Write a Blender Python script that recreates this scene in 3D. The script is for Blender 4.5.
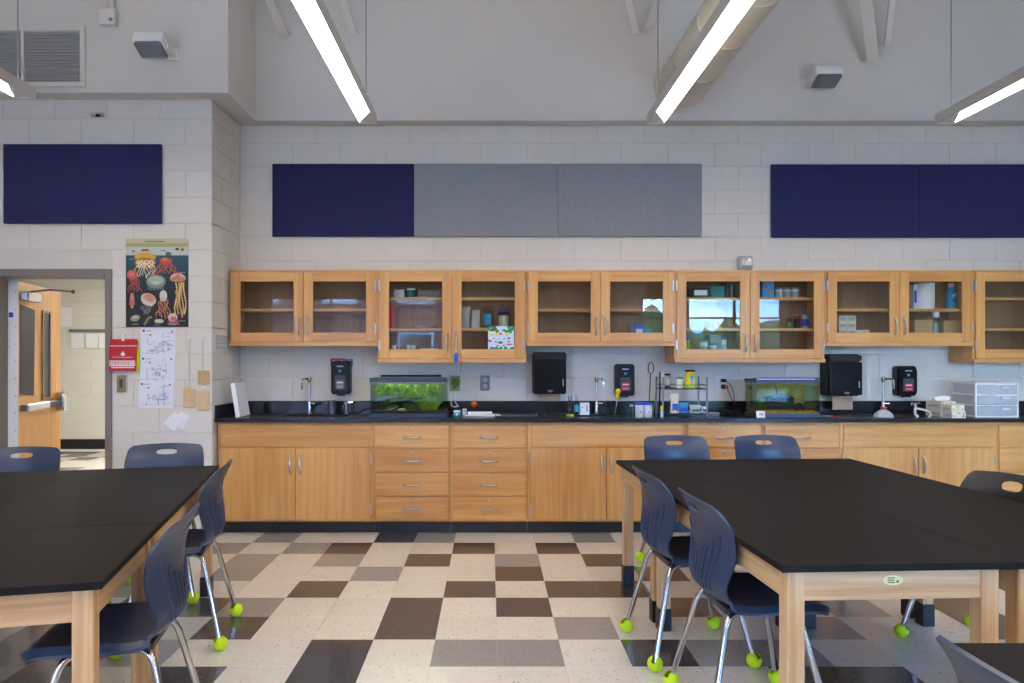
import bpy, bmesh, math, random
import numpy as np
from mathutils import Vector, Matrix

for o in list(bpy.data.objects):
    bpy.data.objects.remove(o, do_unlink=True)
SC = bpy.context.scene
COL = SC.collection
R = math.radians
random.seed(7)

# ---------------------------------------------------------------- camera
# one-point perspective: measured focal length (px) and vanishing point on the photograph
F, CX, CY, H = 706.0, 490.0, 358.0, 1.391
def WX(px, d): return (px - CX) / F * d
def WZ(py, d): return H - (py - CY) / F * d
cam = bpy.data.cameras.new('camera')
cam.sensor_fit = 'HORIZONTAL'; cam.sensor_width = 36.0
cam.lens = F * 36.0 / 1024.0
cam.shift_x = (512 - CX) / 1024.0
cam.shift_y = (CY - 341.5) / 1024.0
cam.clip_start = 0.05; cam.clip_end = 400
camo = bpy.data.objects.new('camera', cam); COL.objects.link(camo)
camo.location = (0, 0, H); camo.rotation_euler = (R(90), 0, 0)
SC.camera = camo

# ---------------------------------------------------------------- sky, sun, exposure
SC.view_settings.view_transform = 'Standard'
SC.view_settings.look = 'None'
SC.view_settings.gamma = 1.0
SC.view_settings.use_curve_mapping = False
SC.view_settings.exposure = 0.42
SKY_STRENGTH = 46.0
LAMP_STRENGTH = 19.0
HALL_STRENGTH = 28.0
SUN_STRENGTH = 2.5

world = bpy.data.worlds.new('sky'); SC.world = world
world.use_nodes = True
nt = world.node_tree; nt.nodes.clear()
tc = nt.nodes.new('ShaderNodeTexCoord')
sep = nt.nodes.new('ShaderNodeSeparateXYZ'); nt.links.new(tc.outputs['Generated'], sep.inputs[0])
mp = nt.nodes.new('ShaderNodeMapping'); mp.inputs['Scale'].default_value = (2.2, 2.2, 7.0)
nt.links.new(tc.outputs['Generated'], mp.inputs[0])
nz = nt.nodes.new('ShaderNodeTexNoise'); nz.inputs['Scale'].default_value = 1.6
nz.inputs['Detail'].default_value = 7; nz.inputs['Roughness'].default_value = 0.55
nt.links.new(mp.outputs[0], nz.inputs['Vector'])
rp = nt.nodes.new('ShaderNodeValToRGB')
rp.color_ramp.elements[0].position = 0.42; rp.color_ramp.elements[0].color = (0.10, 0.30, 0.84, 1)
rp.color_ramp.elements[1].position = 0.62; rp.color_ramp.elements[1].color = (0.54, 0.75, 1.0, 1)
nt.links.new(nz.outputs['Fac'], rp.inputs[0])
bg = nt.nodes.new('ShaderNodeBackground'); bg.inputs[1].default_value = SKY_STRENGTH
nt.links.new(rp.outputs[0], bg.inputs[0])
wo = nt.nodes.new('ShaderNodeOutputWorld'); nt.links.new(bg.outputs[0], wo.inputs[0])

sun = bpy.data.lights.new('sun', 'SUN'); sun.energy = SUN_STRENGTH; sun.angle = R(1.0)
suno = bpy.data.objects.new('sun', sun); COL.objects.link(suno)
suno.location = (3, 10, 20); suno.rotation_euler = (R(-40), 0, R(-20))   # high behind the building, lights the yard outside

# ---------------------------------------------------------------- materials
def lin(c):
    out = []
    for v in c[:3]:
        v = v / 255.0
        out.append(v / 12.92 if v <= 0.04045 else ((v + 0.055) / 1.055) ** 2.4)
    return (*out, 1.0)

def new_mat(name):
    m = bpy.data.materials.new(name); m.use_nodes = True
    n = m.node_tree; n.nodes.clear()
    out = n.nodes.new('ShaderNodeOutputMaterial')
    b = n.nodes.new('ShaderNodeBsdfPrincipled')
    n.links.new(b.outputs[0], out.inputs[0])
    return m, n, b, out

def obj_coords(n, scale=(1, 1, 1), rnd=True):
    t = n.nodes.new('ShaderNodeTexCoord')
    mp = n.nodes.new('ShaderNodeMapping'); mp.inputs['Scale'].default_value = scale
    if rnd:
        oi = n.nodes.new('ShaderNodeObjectInfo')
        mul = n.nodes.new('ShaderNodeMath'); mul.operation = 'MULTIPLY'; mul.inputs[1].default_value = 37.0
        n.links.new(oi.outputs['Random'], mul.inputs[0])
        add = n.nodes.new('ShaderNodeVectorMath'); add.operation = 'ADD'
        n.links.new(t.outputs['Object'], add.inputs[0]); n.links.new(mul.outputs[0], add.inputs[1])
        n.links.new(add.outputs[0], mp.inputs[0])
    else:
        n.links.new(t.outputs['Object'], mp.inputs[0])
    return mp.outputs[0]

def plain(name, c, rough=0.5, metal=0.0, bump=0.0, bscale=80, vary=0.06, spec=0.5, coat=0.0, vscale=6):
    """plain colour with a slight procedural mottling and fine relief"""
    m, n, b, out = new_mat(name)
    b.inputs['Roughness'].default_value = rough
    b.inputs['Metallic'].default_value = metal
    b.inputs['Specular IOR Level'].default_value = spec
    b.inputs['Coat Weight'].default_value = coat
    co = obj_coords(n)
    nz = n.nodes.new('ShaderNodeTexNoise'); nz.inputs['Scale'].default_value = vscale; nz.inputs['Detail'].default_value = 3
    n.links.new(co, nz.inputs['Vector'])
    mx = n.nodes.new('ShaderNodeMix'); mx.data_type = 'RGBA'
    L = lin(c)
    mx.inputs[6].default_value = tuple(x * (1 - vary) for x in L[:3]) + (1,)
    mx.inputs[7].default_value = tuple(min(1, x * (1 + vary)) for x in L[:3]) + (1,)
    n.links.new(nz.outputs['Fac'], mx.inputs[0]); n.links.new(mx.outputs[2], b.inputs['Base Color'])
    if bump:
        n2 = n.nodes.new('ShaderNodeTexNoise'); n2.inputs['Scale'].default_value = bscale; n2.inputs['Detail'].default_value = 4
        n.links.new(co, n2.inputs['Vector'])
        bp = n.nodes.new('ShaderNodeBump'); bp.inputs['Strength'].default_value = bump; bp.inputs['Distance'].default_value = 0.004
        n.links.new(n2.outputs['Fac'], bp.inputs['Height']); n.links.new(bp.outputs[0], b.inputs['Normal'])
    return m

def wood(name, c1, c2, axis, rough=0.42, fine=26, coat=0.15):
    m, n, b, out = new_mat(name)
    sc = [fine, fine, fine]; sc['XYZ'.index(axis)] = 1.3
    co = obj_coords(n, tuple(sc))
    nz = n.nodes.new('ShaderNodeTexNoise'); nz.inputs['Scale'].default_value = 1.0
    nz.inputs['Detail'].default_value = 5; nz.inputs['Distortion'].default_value = 0.6
    n.links.new(co, nz.inputs['Vector'])
    sc2 = [3.0, 3.0, 3.0]; sc2['XYZ'.index(axis)] = 0.35
    co2 = obj_coords(n, tuple(sc2))
    nb = n.nodes.new('ShaderNodeTexNoise'); nb.inputs['Scale'].default_value = 1.0; nb.inputs['Detail'].default_value = 2
    n.links.new(co2, nb.inputs['Vector'])
    av = n.nodes.new('ShaderNodeMath'); av.operation = 'ADD'
    n.links.new(nz.outputs['Fac'], av.inputs[0]); n.links.new(nb.outputs['Fac'], av.inputs[1])
    hf = n.nodes.new('ShaderNodeMath'); hf.operation = 'MULTIPLY'; hf.inputs[1].default_value = 0.5
    n.links.new(av.outputs[0], hf.inputs[0])
    rp = n.nodes.new('ShaderNodeValToRGB')
    rp.color_ramp.elements[0].position = 0.34; rp.color_ramp.elements[0].color = lin(c1)
    rp.color_ramp.elements[1].position = 0.64; rp.color_ramp.elements[1].color = lin(c2)
    n.links.new(hf.outputs[0], rp.inputs[0]); n.links.new(rp.outputs[0], b.inputs['Base Color'])
    b.inputs['Roughness'].default_value = rough; b.inputs['Coat Weight'].default_value = coat
    b.inputs['Coat Roughness'].default_value = 0.2
    return m

def tile_mat(name, c, speck, amount=0.36):
    m, n, b, out = new_mat(name)
    co = obj_coords(n)
    a = n.nodes.new('ShaderNodeTexNoise'); a.inputs['Scale'].default_value = 75; a.inputs['Detail'].default_value = 3
    n.links.new(co, a.inputs['Vector'])
    rp = n.nodes.new('ShaderNodeValToRGB')
    rp.color_ramp.elements[0].position = amount - 0.03; rp.color_ramp.elements[0].color = (1, 1, 1, 1)
    rp.color_ramp.elements[1].position = amount + 0.02; rp.color_ramp.elements[1].color = (0, 0, 0, 1)
    n.links.new(a.outputs['Fac'], rp.inputs[0])
    nz = n.nodes.new('ShaderNodeTexNoise'); nz.inputs['Scale'].default_value = 14; nz.inputs['Detail'].default_value = 4
    n.links.new(co, nz.inputs['Vector'])
    oi = n.nodes.new('ShaderNodeObjectInfo')
    base = n.nodes.new('ShaderNodeMix'); base.data_type = 'RGBA'
    L = lin(c)
    base.inputs[6].default_value = tuple(x * 0.90 for x in L[:3]) + (1,)
    base.inputs[7].default_value = tuple(min(1, x * 1.08) for x in L[:3]) + (1,)
    ad = n.nodes.new('ShaderNodeMath'); ad.operation = 'MULTIPLY_ADD'; ad.inputs[1].default_value = 0.45
    n.links.new(oi.outputs['Random'], ad.inputs[0]); n.links.new(nz.outputs['Fac'], ad.inputs[2])
    n.links.new(ad.outputs[0], base.inputs[0])
    mx = n.nodes.new('ShaderNodeMix'); mx.data_type = 'RGBA'
    n.links.new(rp.outputs[0], mx.inputs[0]); n.links.new(base.outputs[2], mx.inputs[6])
    mx.inputs[7].default_value = lin(speck)
    n.links.new(mx.outputs[2], b.inputs['Base Color'])
    b.inputs['Roughness'].default_value = 0.2
    b.inputs['Coat Weight'].default_value = 0.35; b.inputs['Coat Roughness'].default_value = 0.12
    bp = n.nodes.new('ShaderNodeBump'); bp.inputs['Strength'].default_value = 0.08; bp.inputs['Distance'].default_value = 0.002
    n.links.new(nz.outputs['Fac'], bp.inputs['Height']); n.links.new(bp.outputs[0], b.inputs['Normal'])
    return m

def glass_mat(name, tint=(255, 255, 255), refl=1.0, ior=1.5, rough=0.0):
    m, n, b, out = new_mat(name); n.nodes.remove(b)
    tr = n.nodes.new('ShaderNodeBsdfTransparent'); tr.inputs[0].default_value = lin(tint)
    gl = n.nodes.new('ShaderNodeBsdfGlossy'); gl.inputs['Roughness'].default_value = rough
    fr = n.nodes.new('ShaderNodeFresnel'); fr.inputs['IOR'].default_value = ior
    ml = n.nodes.new('ShaderNodeMath'); ml.operation = 'MULTIPLY'; ml.inputs[1].default_value = refl
    ml.use_clamp = True
    n.links.new(fr.outputs[0], ml.inputs[0])
    mx = n.nodes.new('ShaderNodeMixShader')
    n.links.new(ml.outputs[0], mx.inputs[0]); n.links.new(tr.outputs[0], mx.inputs[1]); n.links.new(gl.outputs[0], mx.inputs[2])
    n.links.new(mx.outputs[0], out.inputs[0])
    return m

def emit_mat(name, c, s):
    m, n, b, out = new_mat(name); n.nodes.remove(b)
    e = n.nodes.new('ShaderNodeEmission'); e.inputs[0].default_value = lin(c); e.inputs[1].default_value = s
    n.links.new(e.outputs[0], out.inputs[0])
    return m

def paint_mat(name, rough=0.6, coat=0.0):
    m, n, b, out = new_mat(name)
    a = n.nodes.new('ShaderNodeAttribute'); a.attribute_name = 'print'
    n.links.new(a.outputs['Color'], b.inputs['Base Color'])
    b.inputs['Roughness'].default_value = rough; b.inputs['Coat Weight'].default_value = coat
    return m

def fabric(name, c, c2):
    m, n, b, out = new_mat(name)
    co = obj_coords(n)
    nz = n.nodes.new('ShaderNodeTexNoise'); nz.inputs['Scale'].default_value = 110; nz.inputs['Detail'].default_value = 3
    n.links.new(co, nz.inputs['Vector'])
    rp = n.nodes.new('ShaderNodeValToRGB')
    rp.color_ramp.elements[0].position = 0.32; rp.color_ramp.elements[0].color = lin(c)
    rp.color_ramp.elements[1].position = 0.68; rp.color_ramp.elements[1].color = lin(c2)
    n.links.new(nz.outputs['Fac'], rp.inputs[0]); n.links.new(rp.outputs[0], b.inputs['Base Color'])
    b.inputs['Roughness'].default_value = 0.95; b.inputs['Sheen Weight'].default_value = 0.15
    bp = n.nodes.new('ShaderNodeBump'); bp.inputs['Strength'].default_value = 0.35; bp.inputs['Distance'].default_value = 0.003
    n.links.new(nz.outputs['Fac'], bp.inputs['Height']); n.links.new(bp.outputs[0], b.inputs['Normal'])
    return m

M = {}
M['block'] = plain('painted_block', (217, 211, 202), 0.55, bump=0.25, bscale=120, vary=0.025)
M['mortar'] = plain('painted_mortar', (209, 203, 195), 0.7, bump=0.2)
M['hall_block'] = plain('hall_painted_block', (214, 212, 205), 0.55, bump=0.2, bscale=120, vary=0.03)
M['drywall'] = plain('white_drywall', (206, 201, 194), 0.75, vary=0.015)
M['soffit'] = plain('grey_soffit', (150, 147, 143), 0.8, vary=0.02)
M['ceiling'] = plain('white_ceiling', (215, 212, 208), 0.8, vary=0.02)
M['steel_white'] = plain('painted_steel', (206, 202, 196), 0.45, vary=0.03)
M['duct'] = plain('galvanised_duct', (205, 198, 182), 0.42, metal=0.25, vary=0.05)
M['door_frame'] = plain('taupe_metal_frame', (126, 117, 112), 0.45, vary=0.03)
M['doorwood'] = wood('door_veneer', (206, 140, 52), (230, 168, 80), 'Z', 0.4)
WC1, WC2 = (188, 126, 62), (222, 168, 98)
for ax in 'XYZ':
    M['wood' + ax] = wood('maple_' + ax.lower(), WC1, WC2, ax)
    M['ash' + ax] = wood('ash_' + ax.lower(), (176, 122, 70), (228, 190, 140), ax, 0.5, fine=40, coat=0.05)
M['woodin'] = wood('cabinet_lining', (140, 100, 62), (168, 126, 82), 'Z', 0.6)
M['dark_gap'] = plain('dark_gap', (40, 26, 14), 0.8)
M['epoxy'] = plain('black_epoxy', (26, 28, 32), 0.22, vary=0.1, bump=0.03, bscale=200)
M['tabletop'] = plain('black_table_top', (34, 32, 32), 0.42, vary=0.1, bump=0.03, bscale=160, spec=0.035)
M['rubber'] = plain('black_rubber', (20, 20, 22), 0.45)
M['toekick'] = plain('black_toe_kick', (22, 24, 28), 0.3)
M['chrome'] = plain('chrome', (205, 205, 208), 0.12, metal=1.0, vary=0.02)
M['nickel'] = plain('brushed_nickel', (190, 190, 190), 0.28, metal=1.0, vary=0.03)
M['shell'] = plain('navy_plastic', (44, 58, 84), 0.33, vary=0.04, bump=0.05, bscale=300)
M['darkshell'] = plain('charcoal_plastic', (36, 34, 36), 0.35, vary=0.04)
M['ball'] = plain('tennis_felt', (200, 226, 30), 0.95, vary=0.08, bump=0.5, bscale=150)
M['glass'] = glass_mat('door_glass', (250, 252, 250), 0.5)
M['winglass'] = glass_mat('window_glass', (245, 250, 250), 1.0)
M['clear'] = glass_mat('clear_glass', (238, 244, 243), 0.4)
M['clearplastic'] = plain('clear_plastic', (222, 226, 236), 0.3); M['clearplastic'].node_tree.nodes['Principled BSDF'].inputs['Alpha'].default_value = 0.4
M['water'] = glass_mat('tank_water', (238, 247, 230), 0.2, ior=1.33)
M['navy'] = fabric('navy_fabric', (24, 27, 74), (34, 38, 90))
M['greyfab'] = fabric('grey_fabric', (128, 131, 138), (146, 149, 156))
M['black'] = plain('black_plastic', (15, 15, 17), 0.28, vary=0.05, spec=0.16)
M['blackmat'] = plain('black_matte', (24, 23, 24), 0.6)
M['white'] = plain('white_plastic', (226, 226, 226), 0.4, vary=0.02)
M['paper'] = plain('white_paper', (232, 232, 236), 0.8, vary=0.02)
M['lightgrey'] = plain('light_grey', (176, 178, 182), 0.5)
M['grey'] = plain('mid_grey', (120, 122, 128), 0.5)
M['darkgrey'] = plain('dark_grey', (62, 64, 70), 0.5)
M['red'] = plain('red_plastic', (196, 22, 30), 0.4)
M['yellow'] = plain('yellow', (236, 200, 24), 0.5)
M['label_yellow'] = plain('label_yellow', (226, 216, 140), 0.5)
M['lime'] = plain('lime', (190, 216, 30), 0.5)
M['orange'] = plain('orange', (232, 92, 24), 0.5)
M['blue'] = plain('blue_plastic', (24, 70, 200), 0.4)
M['cyan'] = plain('cyan_print', (40, 150, 200), 0.45)
M['teal'] = plain('teal', (30, 140, 140), 0.5)
M['green'] = plain('green', (70, 150, 50), 0.6)
M['plant'] = plain('water_plant', (140, 176, 44), 0.5, vary=0.5, vscale=30)
M['plantdark'] = plain('dark_water_plant', (84, 130, 34), 0.5, vary=0.4, vscale=30)
M['driftwood'] = plain('driftwood', (40, 32, 22), 0.8, vary=0.3, bump=0.5)
M['gravel'] = plain('brown_gravel', (60, 44, 26), 0.8, vary=0.5, bump=0.8, bscale=90, vscale=90)
M['gold_gravel'] = plain('golden_gravel', (190, 130, 44), 0.7, vary=0.6, bump=0.8, bscale=90, vscale=70)
M['cardboard'] = plain('cardboard', (190, 156, 112), 0.8)
M['towel'] = plain('brown_towel', (186, 158, 132), 0.9)
M['tagwood'] = wood('tag_wood', (206, 172, 128), (226, 196, 154), 'Z', 0.7, fine=40, coat=0)
M['string'] = plain('string', (190, 180, 168), 0.9)
M['bronze'] = plain('bronze_plate', (150, 124, 84), 0.4, metal=0.4)
M['blue_rim'] = plain('tank_rim', (38, 56, 84), 0.4)
M['cream'] = plain('cream', (226, 216, 190), 0.6)
M['brick'] = plain('outside_brick', (140, 78, 66), 0.8, vary=0.15)
bn = M['brick'].node_tree; bt = bn.nodes.new('ShaderNodeTexBrick'); bt.inputs['Scale'].default_value = 1.0
bt.inputs['Brick Width'].default_value = .24; bt.inputs['Row Height'].default_value = .08; bt.inputs['Mortar Size'].default_value = .012
bt.inputs['Color1'].default_value = lin((112, 44, 34)); bt.inputs['Color2'].default_value = lin((86, 32, 26)); bt.inputs['Mortar'].default_value = lin((134, 112, 102))
btc = bn.nodes.new('ShaderNodeTexCoord'); bmp = bn.nodes.new('ShaderNodeMapping'); bmp.inputs['Rotation'].default_value = (R(90), 0, 0)
bn.links.new(btc.outputs['Object'], bmp.inputs[0]); bn.links.new(bmp.outputs[0], bt.inputs['Vector']); bn.links.new(bt.outputs['Color'], bn.nodes['Principled BSDF'].inputs['Base Color'])
M['mullion'] = plain('window_frame_grey', (90, 92, 96), 0.4)
M['leaf'] = plain('outside_leaf', (70, 96, 44), 0.7, vary=0.35, vscale=4)
M['bark'] = plain('outside_bark', (88, 70, 54), 0.9, vary=0.2)
M['grass'] = plain('outside_paving', (112, 112, 110), 0.9, vary=0.12, vscale=2)
M['grille'] = plain('speaker_grille', (112, 118, 128), 0.5)
M['louver'] = plain('louver_grey', (172, 168, 166), 0.5, vary=0.04)
M['lens'] = emit_mat('lamp_lens', (255, 244, 231), LAMP_STRENGTH)
M['lens_up'] = emit_mat('lamp_uplight', (255, 244, 231), LAMP_STRENGTH * .34)
M['added_hall_lens'] = emit_mat('added_hall_lens', (255, 251, 242), HALL_STRENGTH)  # glow of the unseen lamp added in the hall
M['led'] = emit_mat('tank_led', (176, 160, 255), 9.0)
M['tank_lamp'] = emit_mat('tank_lamp', (240, 255, 225), 6.5)
M['print'] = paint_mat('paper_print', 0.55)
M['tile_white'] = tile_mat('cream_tile', (222, 215, 204), (150, 136, 120), 0.335)
M['tile_grey'] = tile_mat('grey_tile', (150, 146, 144), (176, 172, 170), 0.36)
M['tile_dark'] = tile_mat('dark_tile', (64, 64, 70), (92, 90, 92), 0.36)

# ---------------------------------------------------------------- geometry helpers
class G:
    def __init__(s): s.bm = bmesh.new()
    def box(s, x0, y0, z0, x1, y1, z1, bev=0.0, seg=1, mtx=None):
        m = Matrix.Translation(((x0 + x1) / 2, (y0 + y1) / 2, (z0 + z1) / 2)) @ Matrix.Diagonal((abs(x1 - x0), abs(y1 - y0), abs(z1 - z0), 1))
        if mtx is not None: m = mtx @ m
        r = bmesh.ops.create_cube(s.bm, size=1.0, matrix=m)
        if bev > 0:
            es = list({e for v in r['verts'] for e in v.link_edges})
            bmesh.ops.bevel(s.bm, geom=es, offset=bev, segments=seg, affect='EDGES', profile=0.5)
        return s
    def tube(s, pts, r, seg=8, caps=True):
        pts = [Vector(p) for p in pts]
        n = len(pts); rad = r if isinstance(r, (list, tuple)) else [r] * n
        t0 = (pts[1] - pts[0]).normalized()
        up = Vector((0, 0, 1)) if abs(t0.z) < 0.9 else Vector((1, 0, 0))
        nrm = t0.cross(up).normalized(); rings = []
        for i, p in enumerate(pts):
            if i == 0: t = t0
            elif i == n - 1: t = (pts[i] - pts[i - 1]).normalized()
            else: t = ((pts[i + 1] - p).normalized() + (p - pts[i - 1]).normalized()).normalized()
            nrm = (nrm - t * nrm.dot(t)).normalized(); b = t.cross(nrm)
            rings.append([s.bm.verts.new(p + (nrm * math.cos(2 * math.pi * k / seg) + b * math.sin(2 * math.pi * k / seg)) * rad[i]) for k in range(seg)])
        for i in range(n - 1):
            for k in range(seg):
                s.bm.faces.new((rings[i][k], rings[i][(k + 1) % seg], rings[i + 1][(k + 1) % seg], rings[i + 1][k]))
        if caps:
            s.bm.faces.new(rings[0][::-1]); s.bm.faces.new(rings[-1])
        return s
    def lathe(s, prof, c=(0, 0, 0), seg=16, mtx=None):
        c = Vector(c); rings = []
        for r, z in prof:
            ring = []
            for k in range(seg):
                p = Vector((r * math.cos(2 * math.pi * k / seg), r * math.sin(2 * math.pi * k / seg), z))
                if mtx is not None: p = mtx @ p
                ring.append(s.bm.verts.new(p + c))
            rings.append(ring)
        for i in range(len(rings) - 1):
            for k in range(seg):
                s.bm.faces.new((rings[i][k], rings[i][(k + 1) % seg], rings[i + 1][(k + 1) % seg], rings[i + 1][k]))
        s.bm.faces.new(rings[0][::-1]); s.bm.faces.new(rings[-1])
        return s
    def prism(s, poly, a, b, axis='Y', mtx=None):
        """extrude a 2-D outline between a and b along an axis"""
        def P(u, v, w):
            p = {'Y': Vector((u, w, v)), 'X': Vector((w, u, v)), 'Z': Vector((u, v, w))}[axis]
            return mtx @ p if mtx is not None else p
        lo = [s.bm.verts.new(P(u, v, a)) for u, v in poly]; hi = [s.bm.verts.new(P(u, v, b)) for u, v in poly]
        n = len(poly)
        s.bm.faces.new(lo); s.bm.faces.new(hi[::-1])
        for i in range(n):
            s.bm.faces.new((lo[i], hi[i], hi[(i + 1) % n], lo[(i + 1) % n]))
        return s
    def ball(s, c, r, seg=14, sc=(1, 1, 1)):
        m = Matrix.Translation(c) @ Matrix.Diagonal((sc[0] * r, sc[1] * r, sc[2] * r, 1))
        bmesh.ops.create_uvsphere(s.bm, u_segments=seg, v_segments=max(6, seg * 2 // 3), radius=1.0, matrix=m)
        return s
    def mesh(s, name, smooth=False, recalc=True):
        if recalc: bmesh.ops.recalc_face_normals(s.bm, faces=s.bm.faces[:])
        me = bpy.data.meshes.new(name); s.bm.to_mesh(me); s.bm.free()
        if smooth:
            try:
                me.shade_smooth(); me.set_sharp_from_angle(angle=R(38))
            except Exception:
                for p in me.polygons: p.use_smooth = True
        return me

def link(name, me, mat, parent=None, loc=(0, 0, 0), rot=(0, 0, 0)):
    if mat is not None and len(me.materials) == 0: me.materials.append(M[mat] if isinstance(mat, str) else mat)
    o = bpy.data.objects.new(name, me); COL.objects.link(o)
    o.location = loc; o.rotation_euler = rot
    if parent: o.parent = parent
    return o
def obj(name, g, mat, parent=None, loc=(0, 0, 0), rot=(0, 0, 0), smooth=False):
    return link(name, g.mesh(name, smooth), mat, parent, loc, rot)
def tag(o, label, cat, group=None):
    o['label'] = label; o['category'] = cat
    if group: o['group'] = group
    return o
def thing(name, label, cat, loc=(0, 0, 0), rz=0.0, group=None):
    o = bpy.data.objects.new(name, None); COL.objects.link(o)
    o.empty_display_size = 0.1
    o.location = loc; o.rotation_euler = (0, 0, rz)
    return tag(o, label, cat, group)
def struct(o, label, cat='structure'):
    o['kind'] = 'structure'; o['label'] = label; o['category'] = cat
    return o
def copy_tree(o, parent=None):
    c = o.copy(); COL.objects.link(c); c.parent = parent
    for ch in list(o.children): copy_tree(ch, c)
    return c

# small raster painter: prints (posters, plans, labels) become colour attributes on a fine flat grid
class Canvas:
    def __init__(s, w, h, c):
        s.w, s.h = w, h
        s.a = np.zeros((h, w, 3)); s.a[:] = lin(c)[:3]
        yy, xx = np.mgrid[0:h, 0:w]; s.x = (xx + .5) / w; s.y = (yy + .5) / h     # y runs down
    def put(s, mask, c, al=1.0): s.a[mask] = s.a[mask] * (1 - al) + np.array(lin(c)[:3]) * al
    def rect(s, x0, y0, x1, y1, c, al=1.0): s.put((s.x >= x0) & (s.x <= x1) & (s.y >= y0) & (s.y <= y1), c, al); return s
    def ell(s, cx, cy, rx, ry, c, al=1.0, ang=0, half=0):
        dx, dy = s.x - cx, (s.y - cy) ; asp = s.h / s.w; dy = dy * asp; ry = ry * asp
        ca, sa = math.cos(ang), math.sin(ang); u = dx * ca + dy * sa; v = -dx * sa + dy * ca
        m = (u / rx) ** 2 + (v / ry) ** 2 <= 1
        if half: m &= (v * half <= 0)
        s.put(m, c, al); return s
    def line(s, pts, w, c, al=1.0):
        asp = s.h / s.w
        for (x0, y0), (x1, y1) in zip(pts[:-1], pts[1:]):
            ax, ay, bx, by = x0, y0 * asp, x1, y1 * asp
            dx, dy = bx - ax, by - ay; L2 = dx * dx + dy * dy + 1e-9
            t = np.clip(((s.x - ax) * dx + (s.y * asp - ay) * dy) / L2, 0, 1)
            s.put(np.hypot(s.x - ax - t * dx, s.y * asp - ay - t * dy) <= w / 2, c, al)
        return s
    def mesh(s, name, W, Hh, bend=None, thick=0.0):
        """grid in the XZ plane facing -Y, origin at its lower left corner"""
        w, h = s.w, s.h
        xs = np.linspace(0, W, w + 1); zs = np.linspace(Hh, 0, h + 1)
        X, Z = np.meshgrid(xs, zs); Y = np.zeros_like(X) if bend is None else bend(X / W, Z / Hh)
        v = np.stack([X.ravel(), Y.ravel(), Z.ravel()], 1)
        i = np.arange(h)[:, None] * (w + 1) + np.arange(w)[None, :]
        f = np.stack([i, i + w + 1, i + w + 2, i + 1], -1).reshape(-1, 4)
        nv = len(v); faces = f.tolist(); verts = v.tolist()
        # a closed back so that the sheet has thickness
        t = max(thick, 0.0008)
        c0 = [(0, t, Hh), (W, t, Hh), (W, t, 0), (0, t, 0)]; verts += [tuple(p) for p in c0]
        cs = [0, w, (w + 1) * (h + 1) - 1, (w + 1) * h]
        faces += [[nv, nv + 1, nv + 2, nv + 3]]
        for k in range(4): faces.append([cs[k], cs[(k + 1) % 4], nv + (k + 1) % 4, nv + k])
        me = bpy.data.meshes.new(name); me.from_pydata(verts, [], faces); me.update()
        at = me.color_attributes.new('print', 'FLOAT_COLOR', 'CORNER')
        cols = np.ones((len(me.loops), 4), dtype=np.float32)
        cols[:, :3] = np.mean(s.a[[0, -1], :].reshape(-1, 3), 0)
        cols[:w * h * 4, :3] = np.repeat(s.a.reshape(-1, 3), 4, axis=0)
        at.data.foreach_set('color', cols.ravel())
        return me

def text_geo(body, size, extr=0.0004):
    cu = bpy.data.curves.new('text', 'FONT'); cu.body = body; cu.size = size; cu.extrude = extr
    cu.align_x = 'CENTER'; cu.align_y = 'CENTER'
    t = bpy.data.objects.new('text', cu); COL.objects.link(t)
    dg = bpy.context.evaluated_depsgraph_get()
    me = bpy.data.meshes.new_from_object(t.evaluated_get(dg))
    bpy.data.objects.remove(t); bpy.data.curves.remove(cu)
    return me
def text_obj(name, body, size, mat, parent, loc, rot=(R(90), 0, 0), sx=1.0):
    me = text_geo(body, size); me.transform(Matrix.Diagonal((sx, 1, 1, 1))); me.materials.clear()
    return link(name, me, mat, parent, loc, rot)
#PART2
# ================================================================ THE ROOM
D_BACK, D_LEFT = 6.12, 5.50          # block walls: behind the counter / beside the door
D_UPB, D_UPL = 5.99, 5.36            # smooth upper walls standing proud of the blocks
X_COR, X_UPC = -2.166, -1.989        # corner of the left wall below / above
Z_SOF, Z_CEIL = 3.405, 5.0
X_L, X_R, Y_F = -5.2, 7.0, -4.0
HALL_D, HALL_Z = 10.8, 2.75

# ---- floor: screed + vinyl tiles
TS, TX0, TY0 = 0.3048, 0.034, 5.318
floor = obj('floor', G().box(-9.2, Y_F - .2, -.15, X_R + .2, HALL_D + .2, -.003), 'mortar')
struct(floor, 'floor of cream, grey and charcoal vinyl tiles', 'floor')
PAT = {}
def setrow(j, dark=(), grey=(), white=()):
    for i in dark: PAT[(i, j)] = 2
    for i in grey: PAT[(i, j)] = 1
    for i in white: PAT[(i, j)] = 0
setrow(-1, (-3,), (-6, -2, 2), (-7, -5, -4, -1, 0, 1, 3))
setrow(0, (-4, -1, 1), (-7, -5), (-6, -3, -2, 0, 2, 3))
setrow(1, (-2, 2), (-6, -4, 0), (-7, -5, -3, -1, 1, 3))
setrow(2, (0, 3), (-6, -3), (-7, -5, -4, -2, -1, 1, 2))
setrow(3, (-4, -1, 1, 2), (), (-7, -6, -5, -3, -2, 0, 3, 4, 8, 9))
setrow(4, (-6, -2, 0, 3, 8), (-5, 6), (-4, -3, -1, 1, 2, 4, 5, 7, 9))
setrow(5, (-5, -2, 8), (1, 5), (-6, -4, -3, -1, 0, 2, 3, 4, 6, 7, 9))
setrow(6, (-3, 2), (-6, -1, 0, 3, 4), (-5, -4, -2, 1, 5, 6, 7))
setrow(7, (-5, -3, 4, 5), (-7,), (-4, -2, -1, 0, 1, 2, 3, 6))
prng = random.Random(11)
cells = []
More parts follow.
